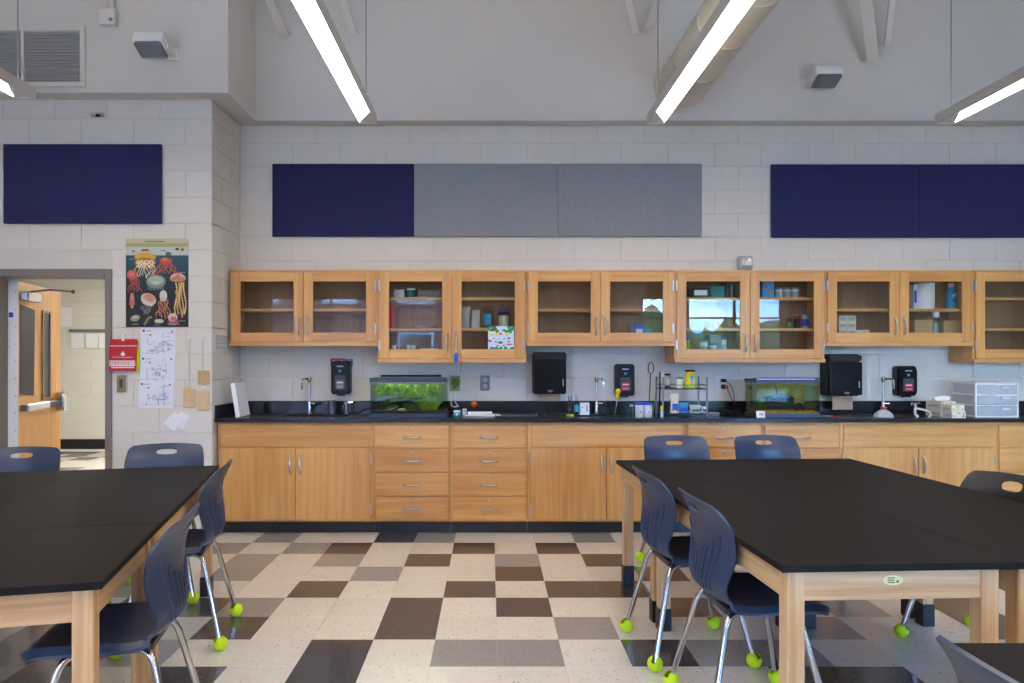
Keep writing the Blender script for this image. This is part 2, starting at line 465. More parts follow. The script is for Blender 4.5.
for j in range(-18, 31):
    for i in range(-30, 23):
        x0, y1 = TX0 + TS * i, TY0 - TS * j; y0 = y1 - TS
        if x0 < -9.0 or x0 + TS > X_R or y0 < Y_F or y1 > HALL_D: continue
        if y0 > D_LEFT - .2 and not (x0 < X_COR and y0 > 5.2) and y0 > 5.4: continue
        k = PAT.get((i, j))
        if k is None: k = prng.choices((0, 1, 2), (0.62, 0.19, 0.19))[0]
        cells.append((i, j, x0, y0, k))
def tile_geo(g, x, y):
    g.box(x + .0004, y + .0004, -.003, x + TS - .0004, y + TS - .0004, 0)
TM = ['tile_white', 'tile_grey', 'tile_dark']
def tile_mesh(k):
    g = G(); g.box(.0004, .0004, -.003, TS - .0004, TS - .0004, 0, bev=.0008); me = g.mesh('tile'); me.materials.append(M[TM[k]]); return me
tms = [tile_mesh(k) for k in range(3)]
def vis_area(x, y):
    if y < 1.0: return 0
    P = [(CX + F * a / b, CY + F * H / b) for a, b in ((x, y), (x + TS, y), (x + TS, y + TS), (x, y + TS))]
    if all(p[0] < 0 for p in P) or all(p[0] > 1024 for p in P) or all(p[1] > 683 for p in P): return 0
    if y > 5.7: return 0
    return abs(sum(P[a][0] * P[(a + 1) % 4][1] - P[(a + 1) % 4][0] * P[a][1] for a in range(4))) / 2
cells.sort(key=lambda c: -vis_area(c[2], c[3]))
rest = G(); nidx = []
for n_, (i, j, x, y, k) in enumerate(cells):
    if n_ < 290 and vis_area(x, y) > 0:
        link('tile', tms[k], None, floor, (x, y, 0))
    else:
        n0 = len(rest.bm.faces); tile_geo(rest, x, y); rest.bm.faces.ensure_lookup_table()
        for f in rest.bm.faces[n0:]: f.material_index = k
me = rest.mesh('tile_field')
for k in range(3): me.materials.append(M[TM[k]])
o = link('tile_field', me, None, floor); o['kind'] = 'stuff'

# ---- block walls
BW, BH, JT = 0.4064, 0.2032, 0.005
_bm = {}
def block_mesh(w, h, mat):
    key = (round(w, 3), round(h, 3), mat)
    if key not in _bm:
        g = G(); g.box(0, 0, 0, w, .02, h, bev=.002)
        me = g.mesh('block'); me.materials.append(M[mat]); _bm[key] = me
    return _bm[key]
def blocks(parent, x0, x1, z0, z1, place, mat='block', holes=(), phase=0.0):
    """running-bond blocks; place(u, z) -> (location, rotation)"""
    c = int(math.floor(z0 / BH + 1e-6))
    while c * BH < z1 - .02:
        za, zb = max(z0, c * BH), min(z1, (c + 1) * BH)
        u = math.floor((x0 - phase) / BW - 1) * BW + phase + (BW / 2 if c % 2 else 0)
        while u < x1:
            segs = [(max(u, x0), min(u + BW, x1))]
            for hx0, hx1, hz0, hz1 in holes:
                if zb <= hz0 + .01 or za >= hz1 - .01: continue
                ns = []
                for a, b in segs:
                    if b <= hx0 or a >= hx1: ns.append((a, b)); continue
                    if a < hx0: ns.append((a, hx0))
                    if b > hx1: ns.append((hx1, b))
                segs = ns
            for a, b in segs:
                if b - a < .03: continue
                top = zb
                bot = za
                for hx0, hx1, hz0, hz1 in holes:
                    if a < hx1 - .01 and b > hx0 + .01 and za < hz1 < zb: bot = hz1
                loc, rot = place(a + JT / 2, bot + JT / 2)
                link('block', block_mesh(b - a - JT, top - bot - JT, mat), None, parent, loc, rot)
            u += BW
        c += 1

DO = (-3.95, -2.945, 0.0, 2.084)     # outside of the door frame in the left wall
REC = .004
w = obj('wall_back', G().box(X_COR - .2, D_BACK + REC, 0, X_R + .2, D_BACK + .25, Z_SOF + .1), 'mortar')
struct(w, 'painted block wall behind the counter', 'wall')
blocks(w, X_COR, 5.3, 5 * BH, Z_SOF, lambda u, z: ((u, D_BACK, z), (0, 0, 0)), phase=.12)
g = G().box(X_L, D_LEFT + REC, 0, DO[0], D_LEFT + .2, Z_SOF + .1).box(DO[1], D_LEFT + REC, 0, X_COR - REC, D_LEFT + .2, Z_SOF + .1)
g.box(DO[0], D_LEFT + REC, DO[3], DO[1], D_LEFT + .2, Z_SOF + .1)
w = obj('wall_back_left', g, 'mortar'); struct(w, 'painted block wall with the doorway and poster', 'wall')
blocks(w, -4.6, X_COR, 0, Z_SOF, lambda u, z: ((u, D_LEFT, z), (0, 0, 0)), holes=[DO], phase=X_COR)
w = obj('wall_return', G().box(X_COR - .25, D_LEFT + .2, 0, X_COR - REC, D_BACK + .2, Z_SOF + .1).box(X_COR - .1, D_LEFT + .01, 0, X_COR - REC, D_LEFT + .2, Z_SOF + .1), 'mortar')
struct(w, 'short painted block return wall at the counter end', 'wall')
blocks(w, D_LEFT, D_BACK, 0, Z_SOF, lambda u, z: ((X_COR, u, z), (0, 0, R(90))), phase=D_LEFT)

def S(name, g, mat, label, cat='wall'): return struct(obj(name, g, mat), label, cat)
S('wall_back_upper', G().box(X_UPC, D_UPB, Z_SOF, X_R + .2, D_BACK + .25, Z_CEIL), 'drywall', 'smooth upper wall above the long counter')
S('wall_left_upper', G().box(X_L, D_UPL, Z_SOF, X_UPC, D_BACK + .25, Z_CEIL), 'drywall', 'smooth upper wall above the doorway')
S('ceiling', G().box(X_L - .2, Y_F - .3, Z_CEIL, X_R + .2, D_BACK + .4, Z_CEIL + .2), 'ceiling', 'high white ceiling', 'ceiling')
S('wall_left', G().box(X_L - .2, Y_F - .2, 0, X_L, D_LEFT + .2, Z_CEIL), 'drywall', 'side wall beyond the left of the frame')
S('wall_right', G().box(X_R, Y_F - .2, 0, X_R + .2, D_BACK + .2, Z_CEIL), 'drywall', 'side wall beyond the right of the frame')
# window wall behind the camera (seen only in the cabinet glass)
WINS = [(-4.9, -0.85), (3.35, 6.5)]; WZ0, WZ1 = 0.40, 2.75  # openings widened and sills lowered past the mirrored part to admit more daylight
g = G(); xs = [X_L] + [v for w_ in WINS for v in w_] + [X_R]
for a, b in zip(xs[0::2], xs[1::2]): g.box(a, Y_F - .25, 0, b, Y_F, WZ1)
for a, b in WINS: g.box(a, Y_F - .25, 0, b, Y_F, WZ0)
g.box(X_L, Y_F - .25, WZ1, X_R, Y_F, Z_CEIL)
S('wall_front', g, 'drywall', 'window wall opposite the counter')
for n_, (a, b) in enumerate(WINS):
    g = G(); fr = .05
    g.box(a, Y_F - .15, WZ0, b, Y_F - .08, WZ0 + fr).box(a, Y_F - .15, WZ1 - fr, b, Y_F - .08, WZ1)
    for k in range(4):
        x = a + (b - a - fr) * k / 3; g.box(x, Y_F - .15, WZ0 + fr, x + fr, Y_F - .08, WZ1 - fr)
    g.box(a + fr, Y_F - .14, 2.26, b - fr, Y_F - .09, 2.30)
    wn = obj('window_%d' % (n_ + 1), g, 'mullion'); struct(wn, 'wide grey-framed window facing the yard, %s' % ('brick building outside' if n_ == 0 else 'trees and sky outside'), 'window')
    for k in range(3):
        x = a + fr + (b - a - fr) * k / 3
        obj('pane', G().box(x, Y_F - .118, WZ0 + fr, x + (b - a - fr) / 3 - fr, Y_F - .112, WZ1 - fr), 'winglass', wn)
# hall behind the doorway
S('wall_hall_far', G().box(-9.2, HALL_D + REC, 0, -1.6, HALL_D + .2, HALL_Z + .2), 'mortar', 'far painted block wall of the hall')
blocks(bpy.data.objects['wall_hall_far'], -7.3, -5.0, 0, HALL_Z, lambda u, z: ((u, HALL_D, z), (0, 0, 0)), mat='hall_block')
S('wall_hall_left', G().box(-9.2, D_LEFT + .1, 0, -9.0, HALL_D, HALL_Z + .2), 'hall_block', 'left end wall of the hall')
S('wall_hall_right', G().box(X_COR - .3, D_BACK + .2, 0, X_COR - .1, HALL_D, HALL_Z + .2), 'hall_block', 'right end wall of the hall')
S('wall_hall_near', G().box(-9.2, D_LEFT, 0, X_L, D_LEFT + .2, HALL_Z + .2), 'hall_block', 'near wall of the hall left of the classroom')
S('ceiling_hall', G().box(-9.3, D_LEFT + .2, HALL_Z, X_COR - .1, HALL_D + .2, HALL_Z + .1), 'ceiling', 'flat hall ceiling', 'ceiling')
o = S('baseboard_hall', G().box(-9.0, HALL_D - .012, 0, X_COR - .3, HALL_D, .15), 'rubber', 'black rubber cove base along the hall wall', 'baseboard')
# unseen lamp added on the hall ceiling to light the hall and door leaf
t = thing('added_hall_lamp', 'unseen square lamp panel added on the hall ceiling to light the hall', 'lamp', (-3.9, 8.9, HALL_Z - .05))
obj('lamp_frame', G().box(-.62, -.62, .012, .62, .62, .05, bev=.005), 'white', t)
obj('lamp_lens', G().box(-.58, -.58, .0, .58, .58, .011), 'added_hall_lens', t)

# ---- doorway: metal frame and open veneered leaf
dr = bpy.data.objects.new('door_1', None); COL.objects.link(dr); dr.location = (DO[0], D_LEFT, 0); struct(dr, 'taupe metal door frame with wooden door standing open into the hall', 'door')
W_ = DO[1] - DO[0]; g = G(); fw = .05
for sx in (0, W_ - fw):
    g.box(sx, -.012, 0, sx + fw, .215, DO[3] - .0, bev=.003)
g.box(fw, -.012, DO[3] - .055, W_ - fw, .215, DO[3], bev=.003)
g.box(fw, .09, 0, fw + .015, .12, DO[3] - .055).box(W_ - fw - .015, .09, 0, W_ - fw, .12, DO[3] - .055)
obj('door_jamb', g, 'door_frame', dr)
ang = math.atan2(.977, -.21)
hx, hy = -3.835 - DO[0], 5.735 - D_LEFT
leaf = obj('leaf', G().box(0, 0, .01, .9, .045, 2.02, bev=.002), 'doorwood', dr, (hx, hy, 0), (0, 0, ang))
g = G().box(-.008, -.004, .01, -.001, .075, 2.02)
obj('hinge_strip', g, 'white', leaf)
obj('blue_tape', G().box(-.0095, .03, 1.72, -.0082, .062, 1.76), 'blue', leaf)
for k in range(14): obj('hinge_screw', G().box(-.0095, .012, .1 + k * .14, -.0082, .02, .108 + k * .14), 'grey', leaf)
g = G()
for a, b, c, d in ((.47, .49, 1.02, 1.81), (.63, .65, 1.02, 1.81)): g.box(a, -.012, c, b, .057, d)
g.box(.49, -.012, 1.02, .63, .057, 1.04).box(.49, -.012, 1.79, .63, .057, 1.81)
obj('lite_frame', g, 'bronze', leaf); obj('pane', G().box(.49, -.003, 1.04, .63, .0, 1.79), 'darkgrey', leaf)
obj('door_closer', G().box(.03, -.065, 1.86, .30, -.002, 1.935, bev=.008), 'nickel', leaf)
obj('closer_arm', G().tube([(.12, -.045, 1.94), (.30, -.12, 1.975), (.62, -.2, 1.99)], .008).ball((.62, -.2, 1.99), .018), 'darkgrey', leaf, smooth=True)
obj('push_bar', G().box(.05, -.06, .95, .5, -.02, 1.01, bev=.008), 'nickel', leaf)
obj('push_rail', G().box(.03, -.045, .955, .80, -.001, 1.005, bev=.006), 'darkgrey', leaf)
obj('latch_case', G().box(.78, -.075, .90, .87, -.001, 1.08, bev=.018, seg=2), 'chrome', leaf)
Lm = Matrix.Translation((DO[0] + hx, D_LEFT + hy, 0)) @ Matrix.Rotation(ang, 4, 'Z')
p = Lm @ Vector((.03, -.003, 1.07))
g = G(); g.prism([(0, .02), (.27, 0), (.29, .73), (.01, .76)], -.0015, 0, 'Y')
tag(obj('paper_sheet', g, 'blackmat', None, p, (0, 0, ang)), 'long black paper taped to the open wooden door', 'paper')
g = thing('tack_strip', 'grey metal tack strip on the far hall wall', 'tack strip', (WX(68, 10.76), 10.79, WZ(332, 10.76)))
obj('rail', G().box(0, -.015, 0, 1.1, .006, .045, bev=.004), 'grey', g)
def sheet(name, px0, py0, px1, py1, d, label, mat='paper', cat='paper', rot=0.0, group=None, th=.0012, off=.004):
    w_, h_ = WX(px1, d) - WX(px0, d), WZ(py0, d) - WZ(py1, d)
    gg = G().box(-w_ / 2, 0, -h_ / 2, w_ / 2, th, h_ / 2)
    return tag(obj(name, gg, mat, None, ((WX(px0, d) + WX(px1, d)) / 2, d - off, (WZ(py0, d) + WZ(py1, d)) / 2), (0, rot, 0)), label, cat, group)
sheet('notice_sheet', 71, 333.5, 84, 348, 10.77, 'white sheet hanging under the hall tack strip, nearer the open door')
sheet('notice_sheet', 86, 333.5, 98, 348, 10.77, 'white sheet in the middle under the hall tack strip')
sheet('notice_sheet', 99, 333.5, 111, 348, 10.77, 'white sheet under the hall tack strip, cut off by the door frame')
sheet('notice_sheet', 61, 307, 72, 327, 10.79, 'white sheet on the hall wall above the tack strip')

# ---- ceiling level: braces, duct
def angle_bar(name, p0, p1, w_, label):
    p0, p1 = Vector(p0), Vector(p1); L = (p1 - p0).length
    g = G().box(-w_ / 2, -w_ / 2, 0, w_ / 2, -w_ / 2 + .008, L).box(-w_ / 2, -w_ / 2 + .008, 0, -w_ / 2 + .008, w_ / 2, L)
    g.box(-w_ * .8, -.01, -.012, w_ * .8, .01, .0)
    q = (p1 - p0).to_track_quat('Z', 'Y')
    o = obj(name, g, 'steel_white', None, p0); o.rotation_mode = 'QUATERNION'; o.rotation_quaternion = q
    return tag(o, label, 'steel brace', 'painted steel braces on the upper wall')
def brace(px, py, tx, w_, out, label):
    """fixed to the upper wall, rising to the ceiling while leaning out by `out` metres; tx = where it leaves the frame"""
    a = Vector((WX(px, D_UPB), D_UPB - .075, WZ(py, D_UPB)))
    zt = Z_CEIL - .05; f = (WZ(0, D_UPB - .3 * out) - a.z) / (zt - a.z)
    d0 = a.y - out * f; b = Vector((a.x + (WX(tx, d0) - a.x) / f, a.y - out, zt))
    b.x = max(b.x, -1.93)
    angle_bar('steel_brace', a, b, w_, label)
brace(287, 37, 262, .07, 1.2, 'white steel brace nearest the wall corner, left of the first lamp')
brace(356, 37, 344, .06, .5, 'white steel brace between the lamp tube and its cable')
brace(635, 36, 629, .06, .5, 'white steel brace left of the round duct, left arm of the pair')
brace(646, 33, 660, .045, .3, 'white steel brace left of the round duct, right arm of the pair')
brace(869, 62, 866, .09, .6, 'wide white steel brace right of the round duct')
brace(882, 48, 893, .045, .5, 'thin white steel brace right of the round duct')
t = thing('air_duct', 'round galvanised air duct running out of the upper wall', 'duct', (WX(681, D_UPB), D_UPB, WZ(85.4, D_UPB)))
rd = .2
mY = Matrix.Rotation(R(90), 4, 'X')
g = G(); L = D_UPB - Y_F - .05
prof = []
for k in range(0, 18):
    z = L * k / 17; prof += [(rd, z), (rd, min(L, z + L / 17 - .03)), (rd + .006, min(L, z + L / 17 - .02)), (rd + .006, min(L, z + L / 17 - .004))]
g.lathe(prof[:-2], (0, 0, 0), 28, mY)
obj('duct_body', g, 'duct', t, smooth=True)
obj('wall_collar', G().lathe([(rd + .001, .002), (rd + .03, .002), (rd + .03, .012), (rd + .001, .012)], (0, 0, 0), 28, mY), 'duct', t, smooth=True)
for k in range(9):
    obj('air_slot', G().box(-.012, -.085 - .001, 0, .012, .085, .006, mtx=Matrix.Translation((0, -.35 - k * .42, 0)) @ Matrix.Rotation(R(-128), 4, 'Y') @ Matrix.Translation((0, 0, rd - .003))), 'blackmat', t)

# ---- linear pendant lamps
HB = H + 1.70
def pendant(x, yend, label):
    t = thing('pendant_lamp', label, 'lamp', (x, yend, HB), 0, 'linear pendant lamps')
    L = yend - (Y_F + .6); w_ = .055
    g = G(); g.box(-w_ - .006, -L, 0, -w_, .05, .075).box(w_, -L, 0, w_ + .006, .05, .075).box(-w_, -L, .065, w_, .05, .075)
    obj('housing', g, 'steel_white', t)
    sg = 1 if x > 0 else -1                                    # the lens stops on the skew, a plain plate closes the end
    g = G(); g.prism([(-sg * w_, -L + .01), (sg * w_, -L + .01), (sg * w_, .0), (sg * .01, -.10), (-sg * w_, -.22)], .004, .012, 'Z')
    e_ = G(); e_.prism([(sg * w_, .001), (sg * .01, -.099), (-sg * w_, -.219), (-sg * w_, .029), (sg * w_, .029)], .006, .013, 'Z'); obj('end_plate', e_, 'steel_white', t)
    obj('lens', g, 'lens', t)
    obj('uplight_lens', G().box(-w_ + .004, -L + .01, .0755, w_ - .004, .04, .0775), 'lens_up', t)
    obj('end_cap', G().box(-w_, .03, .0, w_, .05, .064), 'steel_white', t)
    for yy in (-.04, -2.6, -5.2, -7.8):
        obj('cable', G().tube([(0, yy, .076), (0, yy, Z_CEIL - HB - .003)], .0035, 6), 'grey', t)
pendant(-3.05, 4.6, 'bright linear pendant lamp at the left frame edge by the vent grille')
pendant(-.888, 5.1, 'bright linear pendant lamp over the gap left of the blue and grey panels')
pendant(1.204, 5.1, 'bright linear pendant lamp in front of the round duct')
pendant(3.305, 5.1, 'bright linear pendant lamp at the top right corner')
#PART3
# ================================================================ CASEWORK
FB, FU = 5.56, 5.80                  # cabinet front planes
ZC = 0.917                           # counter top
BX = [-2.148, -.918, -.312, .296, 1.54, 2.148, 2.76, 3.995, 4.60, 5.21]
UX = [-2.145, -.924, .299, 1.518, 2.757, 3.974, 5.19]
def pull(horizontal):
    L, pr = .13, .028
    pts = []
    for k in range(9):
        a = k / 8; s_ = (a - .5) * L; out = -pr * math.sin(math.pi * a) ** .55 if 0 < a < 1 else 0
        pts.append((s_, out, 0) if horizontal else (0, out, s_))
    g = G().tube(pts, .0075, 8)
    for s_ in (-L / 2, L / 2):
        c = (s_, -.002, 0) if horizontal else (0, -.002, s_)
        g.ball(c, .009, 8, (1, .5, 1))
    me = g.mesh('handle', True); me.materials.append(M['nickel']); return me
PH, PV = pull(True), pull(False)
g = G(); g.lathe([(.011, 0), (.011, .004), (.008, .006)], (0, 0, 0), 12, mY); LOCK = g.mesh('lock', True); LOCK.materials.append(M['nickel'])
g = G().box(-.006, -.012, -.04, .006, 0, .04, bev=.002); HINGE = g.mesh('hinge'); HINGE.materials.append(M['nickel'])

def base_cabinet(x0, x1, kind, label, hide_lower=False):
    w_ = x1 - x0; t = thing('base_cabinet', label, 'cabinet', (x0, FB, 0), 0, 'base cabinets under the long counter')
    g = G().box(.001, .014, .1, w_ - .001, .54, .885)
    obj('body', g, 'woodZ', t)
    obj('toe_kick', G().box(.001, .07, 0, w_ - .001, .09, .1), 'toekick', t)
    if kind == 'drawers':
        zs = [.117, .307, .497, .687, .870]
        for k in range(4):
            d_ = obj('drawer', G().box(.018, 0, zs[k], w_ - .014, .0135, zs[k + 1] - .008, bev=.0015), 'woodX', t)
            zc = (zs[k] + zs[k + 1]) / 2
            link('handle', PH, None, d_, (w_ / 2, 0, zc - .012)); link('lock', LOCK, None, d_, (w_ / 2, 0, zc + .055))
    else:
        obj('front_panel', G().box(.03, .004, .692, w_ - .03, .0135, .872, bev=.0015), 'woodX', t)
        for s_ in (0, 1):
            a, b = (.022, w_ / 2 - .003) if s_ == 0 else (w_ / 2 + .003, w_ - .022)
            d_ = obj('door', G().box(a, 0, .117, b, .0135, .682, bev=.0015), 'woodZ', t)
            hx_ = b - .035 if s_ == 0 else a + .035
            link('handle', PV, None, d_, (hx_, 0, .55))
            for z in (.2, .6): link('hinge', HINGE, None, d_, ((a - .004) if s_ == 0 else (b + .004), .006, z))
    return t
base_cabinet(BX[0], BX[1], 'sink', 'two-door maple sink cabinet next to the short return wall')
base_cabinet(BX[1], BX[2], 'drawers', 'four-drawer maple cabinet under the planted green aquarium')
base_cabinet(BX[2], BX[3], 'drawers', 'four-drawer maple cabinet left of the middle sink cabinet')
base_cabinet(BX[3], BX[4], 'sink', 'two-door maple sink cabinet half hidden by the right table')
base_cabinet(BX[4], BX[5], 'drawers', 'four-drawer maple cabinet behind the two far chairs, under the wire rack')
base_cabinet(BX[5], BX[6], 'drawers', 'four-drawer maple cabinet under the murky aquarium')
base_cabinet(BX[6], BX[7], 'sink', 'two-door maple sink cabinet behind the right table corner')
base_cabinet(BX[7], BX[8], 'drawers', 'four-drawer maple cabinet at the right frame edge')

# worktop with three undermount sinks
SINKS = [(-1.72, -1.16), (.45, .99), (3.02, 3.58)]
YS0, YS1 = 5.66, 5.98
wt = thing('worktop', 'long black epoxy worktop with three sinks', 'worktop', (0, 0, ZC))
g = G(); XA, XB = X_COR + .004, BX[8] + .02
g.box(XA, FB - .03, -.031, XB, YS0, 0, bev=.003).box(XA, YS1, -.031, XB, D_BACK - .022, 0)
xs = [XA] + [v for s_ in SINKS for v in s_] + [XB]
for a, b in zip(xs[0::2], xs[1::2]): g.box(a, YS0, -.031, b, YS1, 0)
obj('slab', g, 'epoxy', wt)
tag(obj('backsplash', G().box(XA + .02, D_BACK - .0215, 0, XB, D_BACK - .001, .102, bev=.002), 'epoxy', None, (0, 0, ZC)), 'long black backsplash strip along the back wall', 'backsplash')
tag(obj('backsplash', G().box(XA, D_LEFT + .04, 0, XA + .0195, D_BACK - .001, .102, bev=.002), 'epoxy', None, (0, 0, ZC)), 'short black splash strip on the return wall', 'backsplash')
for a, b in SINKS:
    g = G(); z0 = -.026
    g.box(a, YS0, z0, b, YS0 + .008, -.001).box(a, YS1 - .008, z0, b, YS1, -.001).box(a, YS0 + .008, z0, a + .008, YS1 - .008, -.001).box(b - .008, YS0 + .008, z0, b, YS1 - .008, -.001)
    g.box(a + .008, YS0 + .008, z0, b - .008, YS1 - .008, z0 + .004)
    obj('sink_basin', g, 'blackmat', wt)

def wall_cabinet(x0, x1, tall, shelves, label, locked=True):
    zb = 1.353 if tall else 1.490
    w_ = x1 - x0; zt = 2.113; h_ = zt - zb; dep = D_BACK - FU - .002
    t = thing('wall_cabinet', label, 'cabinet', (x0, FU, zb), 0, 'glass-door wall cabinets above the counter')
    th = .019
    for e0, e1 in ((.001, th), (w_ - th, w_ - .001)): obj('side_panel', G().box(e0, .021, 0, e1, dep, h_), 'woodZ', t)
    obj('top_panel', G().box(th, .021, h_ - th, w_ - th, dep, h_), 'woodX', t)
    obj('bottom_panel', G().box(th, .021, .012, w_ - th, dep, .012 + th), 'woodX', t)
    obj('bottom_rail', G().box(.001, .0, 0, w_ - .001, .0205, .032, bev=.001), 'woodX', t)
    obj('top_rail', G().box(.001, .004, h_ - .016, w_ - .001, .0205, h_, bev=.001), 'woodX', t)
    obj('back_panel', G().box(th, dep - .012, .03, w_ - th, dep - .002, h_ - th), 'woodin', t)
    obj('center_stile', G().box(w_ / 2 - .018, .0215, .03, w_ / 2 + .018, .04, h_ - th), 'woodZ', t)
    for z in shelves:
        obj('shelf', G().box(th + .001, .06, z - .011, w_ - th - .001, dep - .014, z + .011), 'woodX', t)
    st, rt, z0, z1 = .077, .074, .035, h_ - .018
    for s_ in (0, 1):
        a, b = (.018, w_ / 2 - .002) if s_ == 0 else (w_ / 2 + .002, w_ - .018)
        d_ = bpy.data.objects.new('door', None); COL.objects.link(d_); d_.parent = t; d_.empty_display_size = .1
        for e0 in (a, b - st): obj('stile', G().box(e0, 0, z0, e0 + st, .02, z1, bev=.0015), 'woodZ', d_)
        obj('rail', G().box(a + st, .0005, z0, b - st, .0195, z0 + rt), 'woodX', d_)
        obj('rail', G().box(a + st, .0005, z1 - rt, b - st, .0195, z1), 'woodX', d_)
        obj('pane', G().box(a + st - .004, .009, z0 + rt - .004, b - st + .004, .013, z1 - rt + .004), 'glass', d_)
        hx_ = b - .036 if s_ == 0 else a + .036
        link('handle', PV, None, d_, (hx_, 0, z0 + .125))
        for z in (z0 + .11, z1 - .11): link('hinge', HINGE, None, d_, ((a - .004) if s_ == 0 else (b + .004), .004, z))
        if s_ == 1 and locked: link('lock', LOCK, None, d_, (a + .028, 0, z0 + .225))
    return t
SH = [.30]; TL = [.275, .53]
wall_cabinet(UX[0], UX[1], 0, SH, 'short glass-door maple wall cabinet nearest the return wall')
wall_cabinet(UX[1], UX[2], 1, TL, 'deep glass-door maple wall cabinet with a colourful drawing on its right door')
wall_cabinet(UX[2], UX[3], 0, SH, 'short glass-door maple wall cabinet above the middle faucet')
wall_cabinet(UX[3], UX[4], 1, TL, 'deep glass-door maple wall cabinet mirroring the sky, above the wire rack', False)
wall_cabinet(UX[4], UX[5], 0, SH, 'short glass-door maple wall cabinet holding a blue spray can')
wall_cabinet(UX[5], UX[6], 1, TL, 'deep empty glass-door maple wall cabinet at the right frame edge')

# ================================================================ TABLES
ZT = 0.751
def make_table():
    t = thing('lab_table', 'x', 'table', (0, 0, 0), 0, 'black-topped lab tables')
    L, W2 = 1.4994, .7494
    obj('table_top', G().box(-L / 2, -W2 / 2, ZT - .0225, L / 2, W2 / 2, ZT, bev=.0015), 'tabletop', t)
    li = .03; lw = .058
    for sx in (-1, 1):
        for sy in (-1, 1):
            x0 = sx * (L / 2 - li - lw / 2); y0 = sy * (W2 / 2 - li - lw / 2)
            lg = obj('leg', G().box(-lw / 2, -lw / 2, .004, lw / 2, lw / 2, ZT - .023, bev=.004), 'ashZ', t, (x0, y0, 0))
            b = lw / 2 + .004
            obj('rubber_boot', G().box(-b, -b, 0, b, b, .115, bev=.004), 'rubber', lg)
    ax = L / 2 - li - lw; ay = W2 / 2 - li - lw
    for sy in (-1, 1):
        y0 = sy * (W2 / 2 - li - .018); obj('apron', G().box(-ax, y0 - .011, ZT - .122, ax, y0 + .011, ZT - .023), 'ashX', t)
    for sx in (-1, 1):
        x0 = sx * (L / 2 - li - .018); obj('apron', G().box(x0 - .011, -ay, ZT - .122, x0 + .011, ay, ZT - .023), 'ashY', t)
    return t
tbl = make_table(); first = [True]
def place_table(x, y, rz, label):
    if first[0]: t = tbl; first[0] = False
    else: t = copy_tree(tbl)
    t.location = (x, y, 0); t.rotation_euler = (0, 0, rz); t['label'] = label
    return t
def frame2(C, deg):
    th = R(deg); r = Vector((math.cos(th), math.sin(th))); a = Vector((-math.sin(th), math.cos(th)))
    return (lambda u, v: Vector(C) + r * u + a * v), th
RP, rth = frame2((.90, 2.175), 2.8)
LP, lth = frame2((-1.11, 2.018), 13.0)
p = RP(.375, .75); tf = place_table(p.x, p.y, rth + R(90), 'black lab table with an oval yellow maker label on its near apron')
p = RP(1.126, .75); place_table(p.x, p.y, rth + R(90), 'black lab table cut off by the right frame edge, beside the labelled one')
p = RP(.75, 1.876); place_table(p.x, p.y, rth, 'black lab table farthest back of the right cluster, in front of two chairs')
p = LP(-.75, .375); place_table(p.x, p.y, lth, 'black lab table nearest the camera in the left cluster')
p = LP(-.375, 1.501); place_table(p.x, p.y, lth + R(90), 'black lab table on the aisle side at the back of the left cluster')
p = LP(-1.126, 1.501); place_table(p.x, p.y, lth + R(90), 'black lab table at the back of the left cluster, toward the open door')
place_table(1.78, 1.587 - .375, 0, 'black lab table in the bottom right corner of the frame')
# maker label on the labelled table (near end apron)
t = tf
g = G(); g.prism([(.033 * math.cos(k * math.pi / 12), .016 * math.sin(k * math.pi / 12)) for k in range(24)], -.001, 0, 'Y')
lb = obj('maker_label', g, 'label_yellow', t, (-1.4994 / 2 + .0365, 0.0, ZT - .062), (0, 0, R(-90)))
lb['label'] = 'oval yellow maker label'
for k in range(3): obj('label_line', G().box(-.018, -.0016, .006 - k * .007, .006 - .003 * (k == 1), -.0011, .009 - k * .007), 'darkgrey', lb)
obj('label_mark', G().box(.011, -.0016, -.008, .018, -.0011, .0), 'darkgrey', lb)

# ================================================================ CHAIRS
def catmull(P, n):
    P = [P[0]] + list(P) + [P[-1]]; out = []; segs = len(P) - 3
    for q in range(n + 1):
        t = q / n * segs; i = min(int(t), segs - 1); f = t - i
        p0, p1, p2, p3 = (np.array(P[i + k], float) for k in range(4))
        out.append(.5 * ((2 * p1) + (-p0 + p2) * f + (2 * p0 - 5 * p1 + 4 * p2 - p3) * f * f + (-p0 + 3 * p1 - 3 * p2 + p3) * f ** 3))
    return out
SHELL_PROF = None
def rib_mesh(u0, pr, nv):
    bm = bmesh.new(); rings = []
    top = .64 + .15 * abs(u0)
    for j in range(nv + 1):
        x, z, hw, dish = pr[j]
        if j < nv * .4 or z < .505 or z > top: continue
        a, b = pr[j - 1], pr[j + 1]; tx, tz = b[0] - a[0], b[1] - a[1]; L = math.hypot(tx, tz) + 1e-9
        nx, nz_ = tz / L, -tx / L
        ring = []
        for du, hgt in ((-.034, .006), (-.026, .0155), (.026, .0155), (.034, .006)):
            u = u0 * (.82 + .3 * (z - .5) / .25) + du; off = dish * u * u - hgt
            k_ = max(0.0, min(1.0, (z - .70) / .16)); zz = z - .020 * u * u * k_ * k_ * (3 - 2 * k_)
            ring.append(bm.verts.new((x + nx * off, u * hw, zz + nz_ * off)))
        rings.append(ring)
    for r0, r1 in zip(rings[:-1], rings[1:]):
        for k in range(4): bm.faces.new((r0[k], r0[(k + 1) % 4], r1[(k + 1) % 4], r1[k]))
    bm.faces.new(rings[0][::-1]); bm.faces.new(rings[-1])
    bmesh.ops.recalc_face_normals(bm, faces=bm.faces[:])
    me = bpy.data.meshes.new('rib'); bm.to_mesh(me); bm.free(); me.shade_smooth(); me.set_sharp_from_angle(angle=R(35)); me.materials.append(M['shell'])
    return me
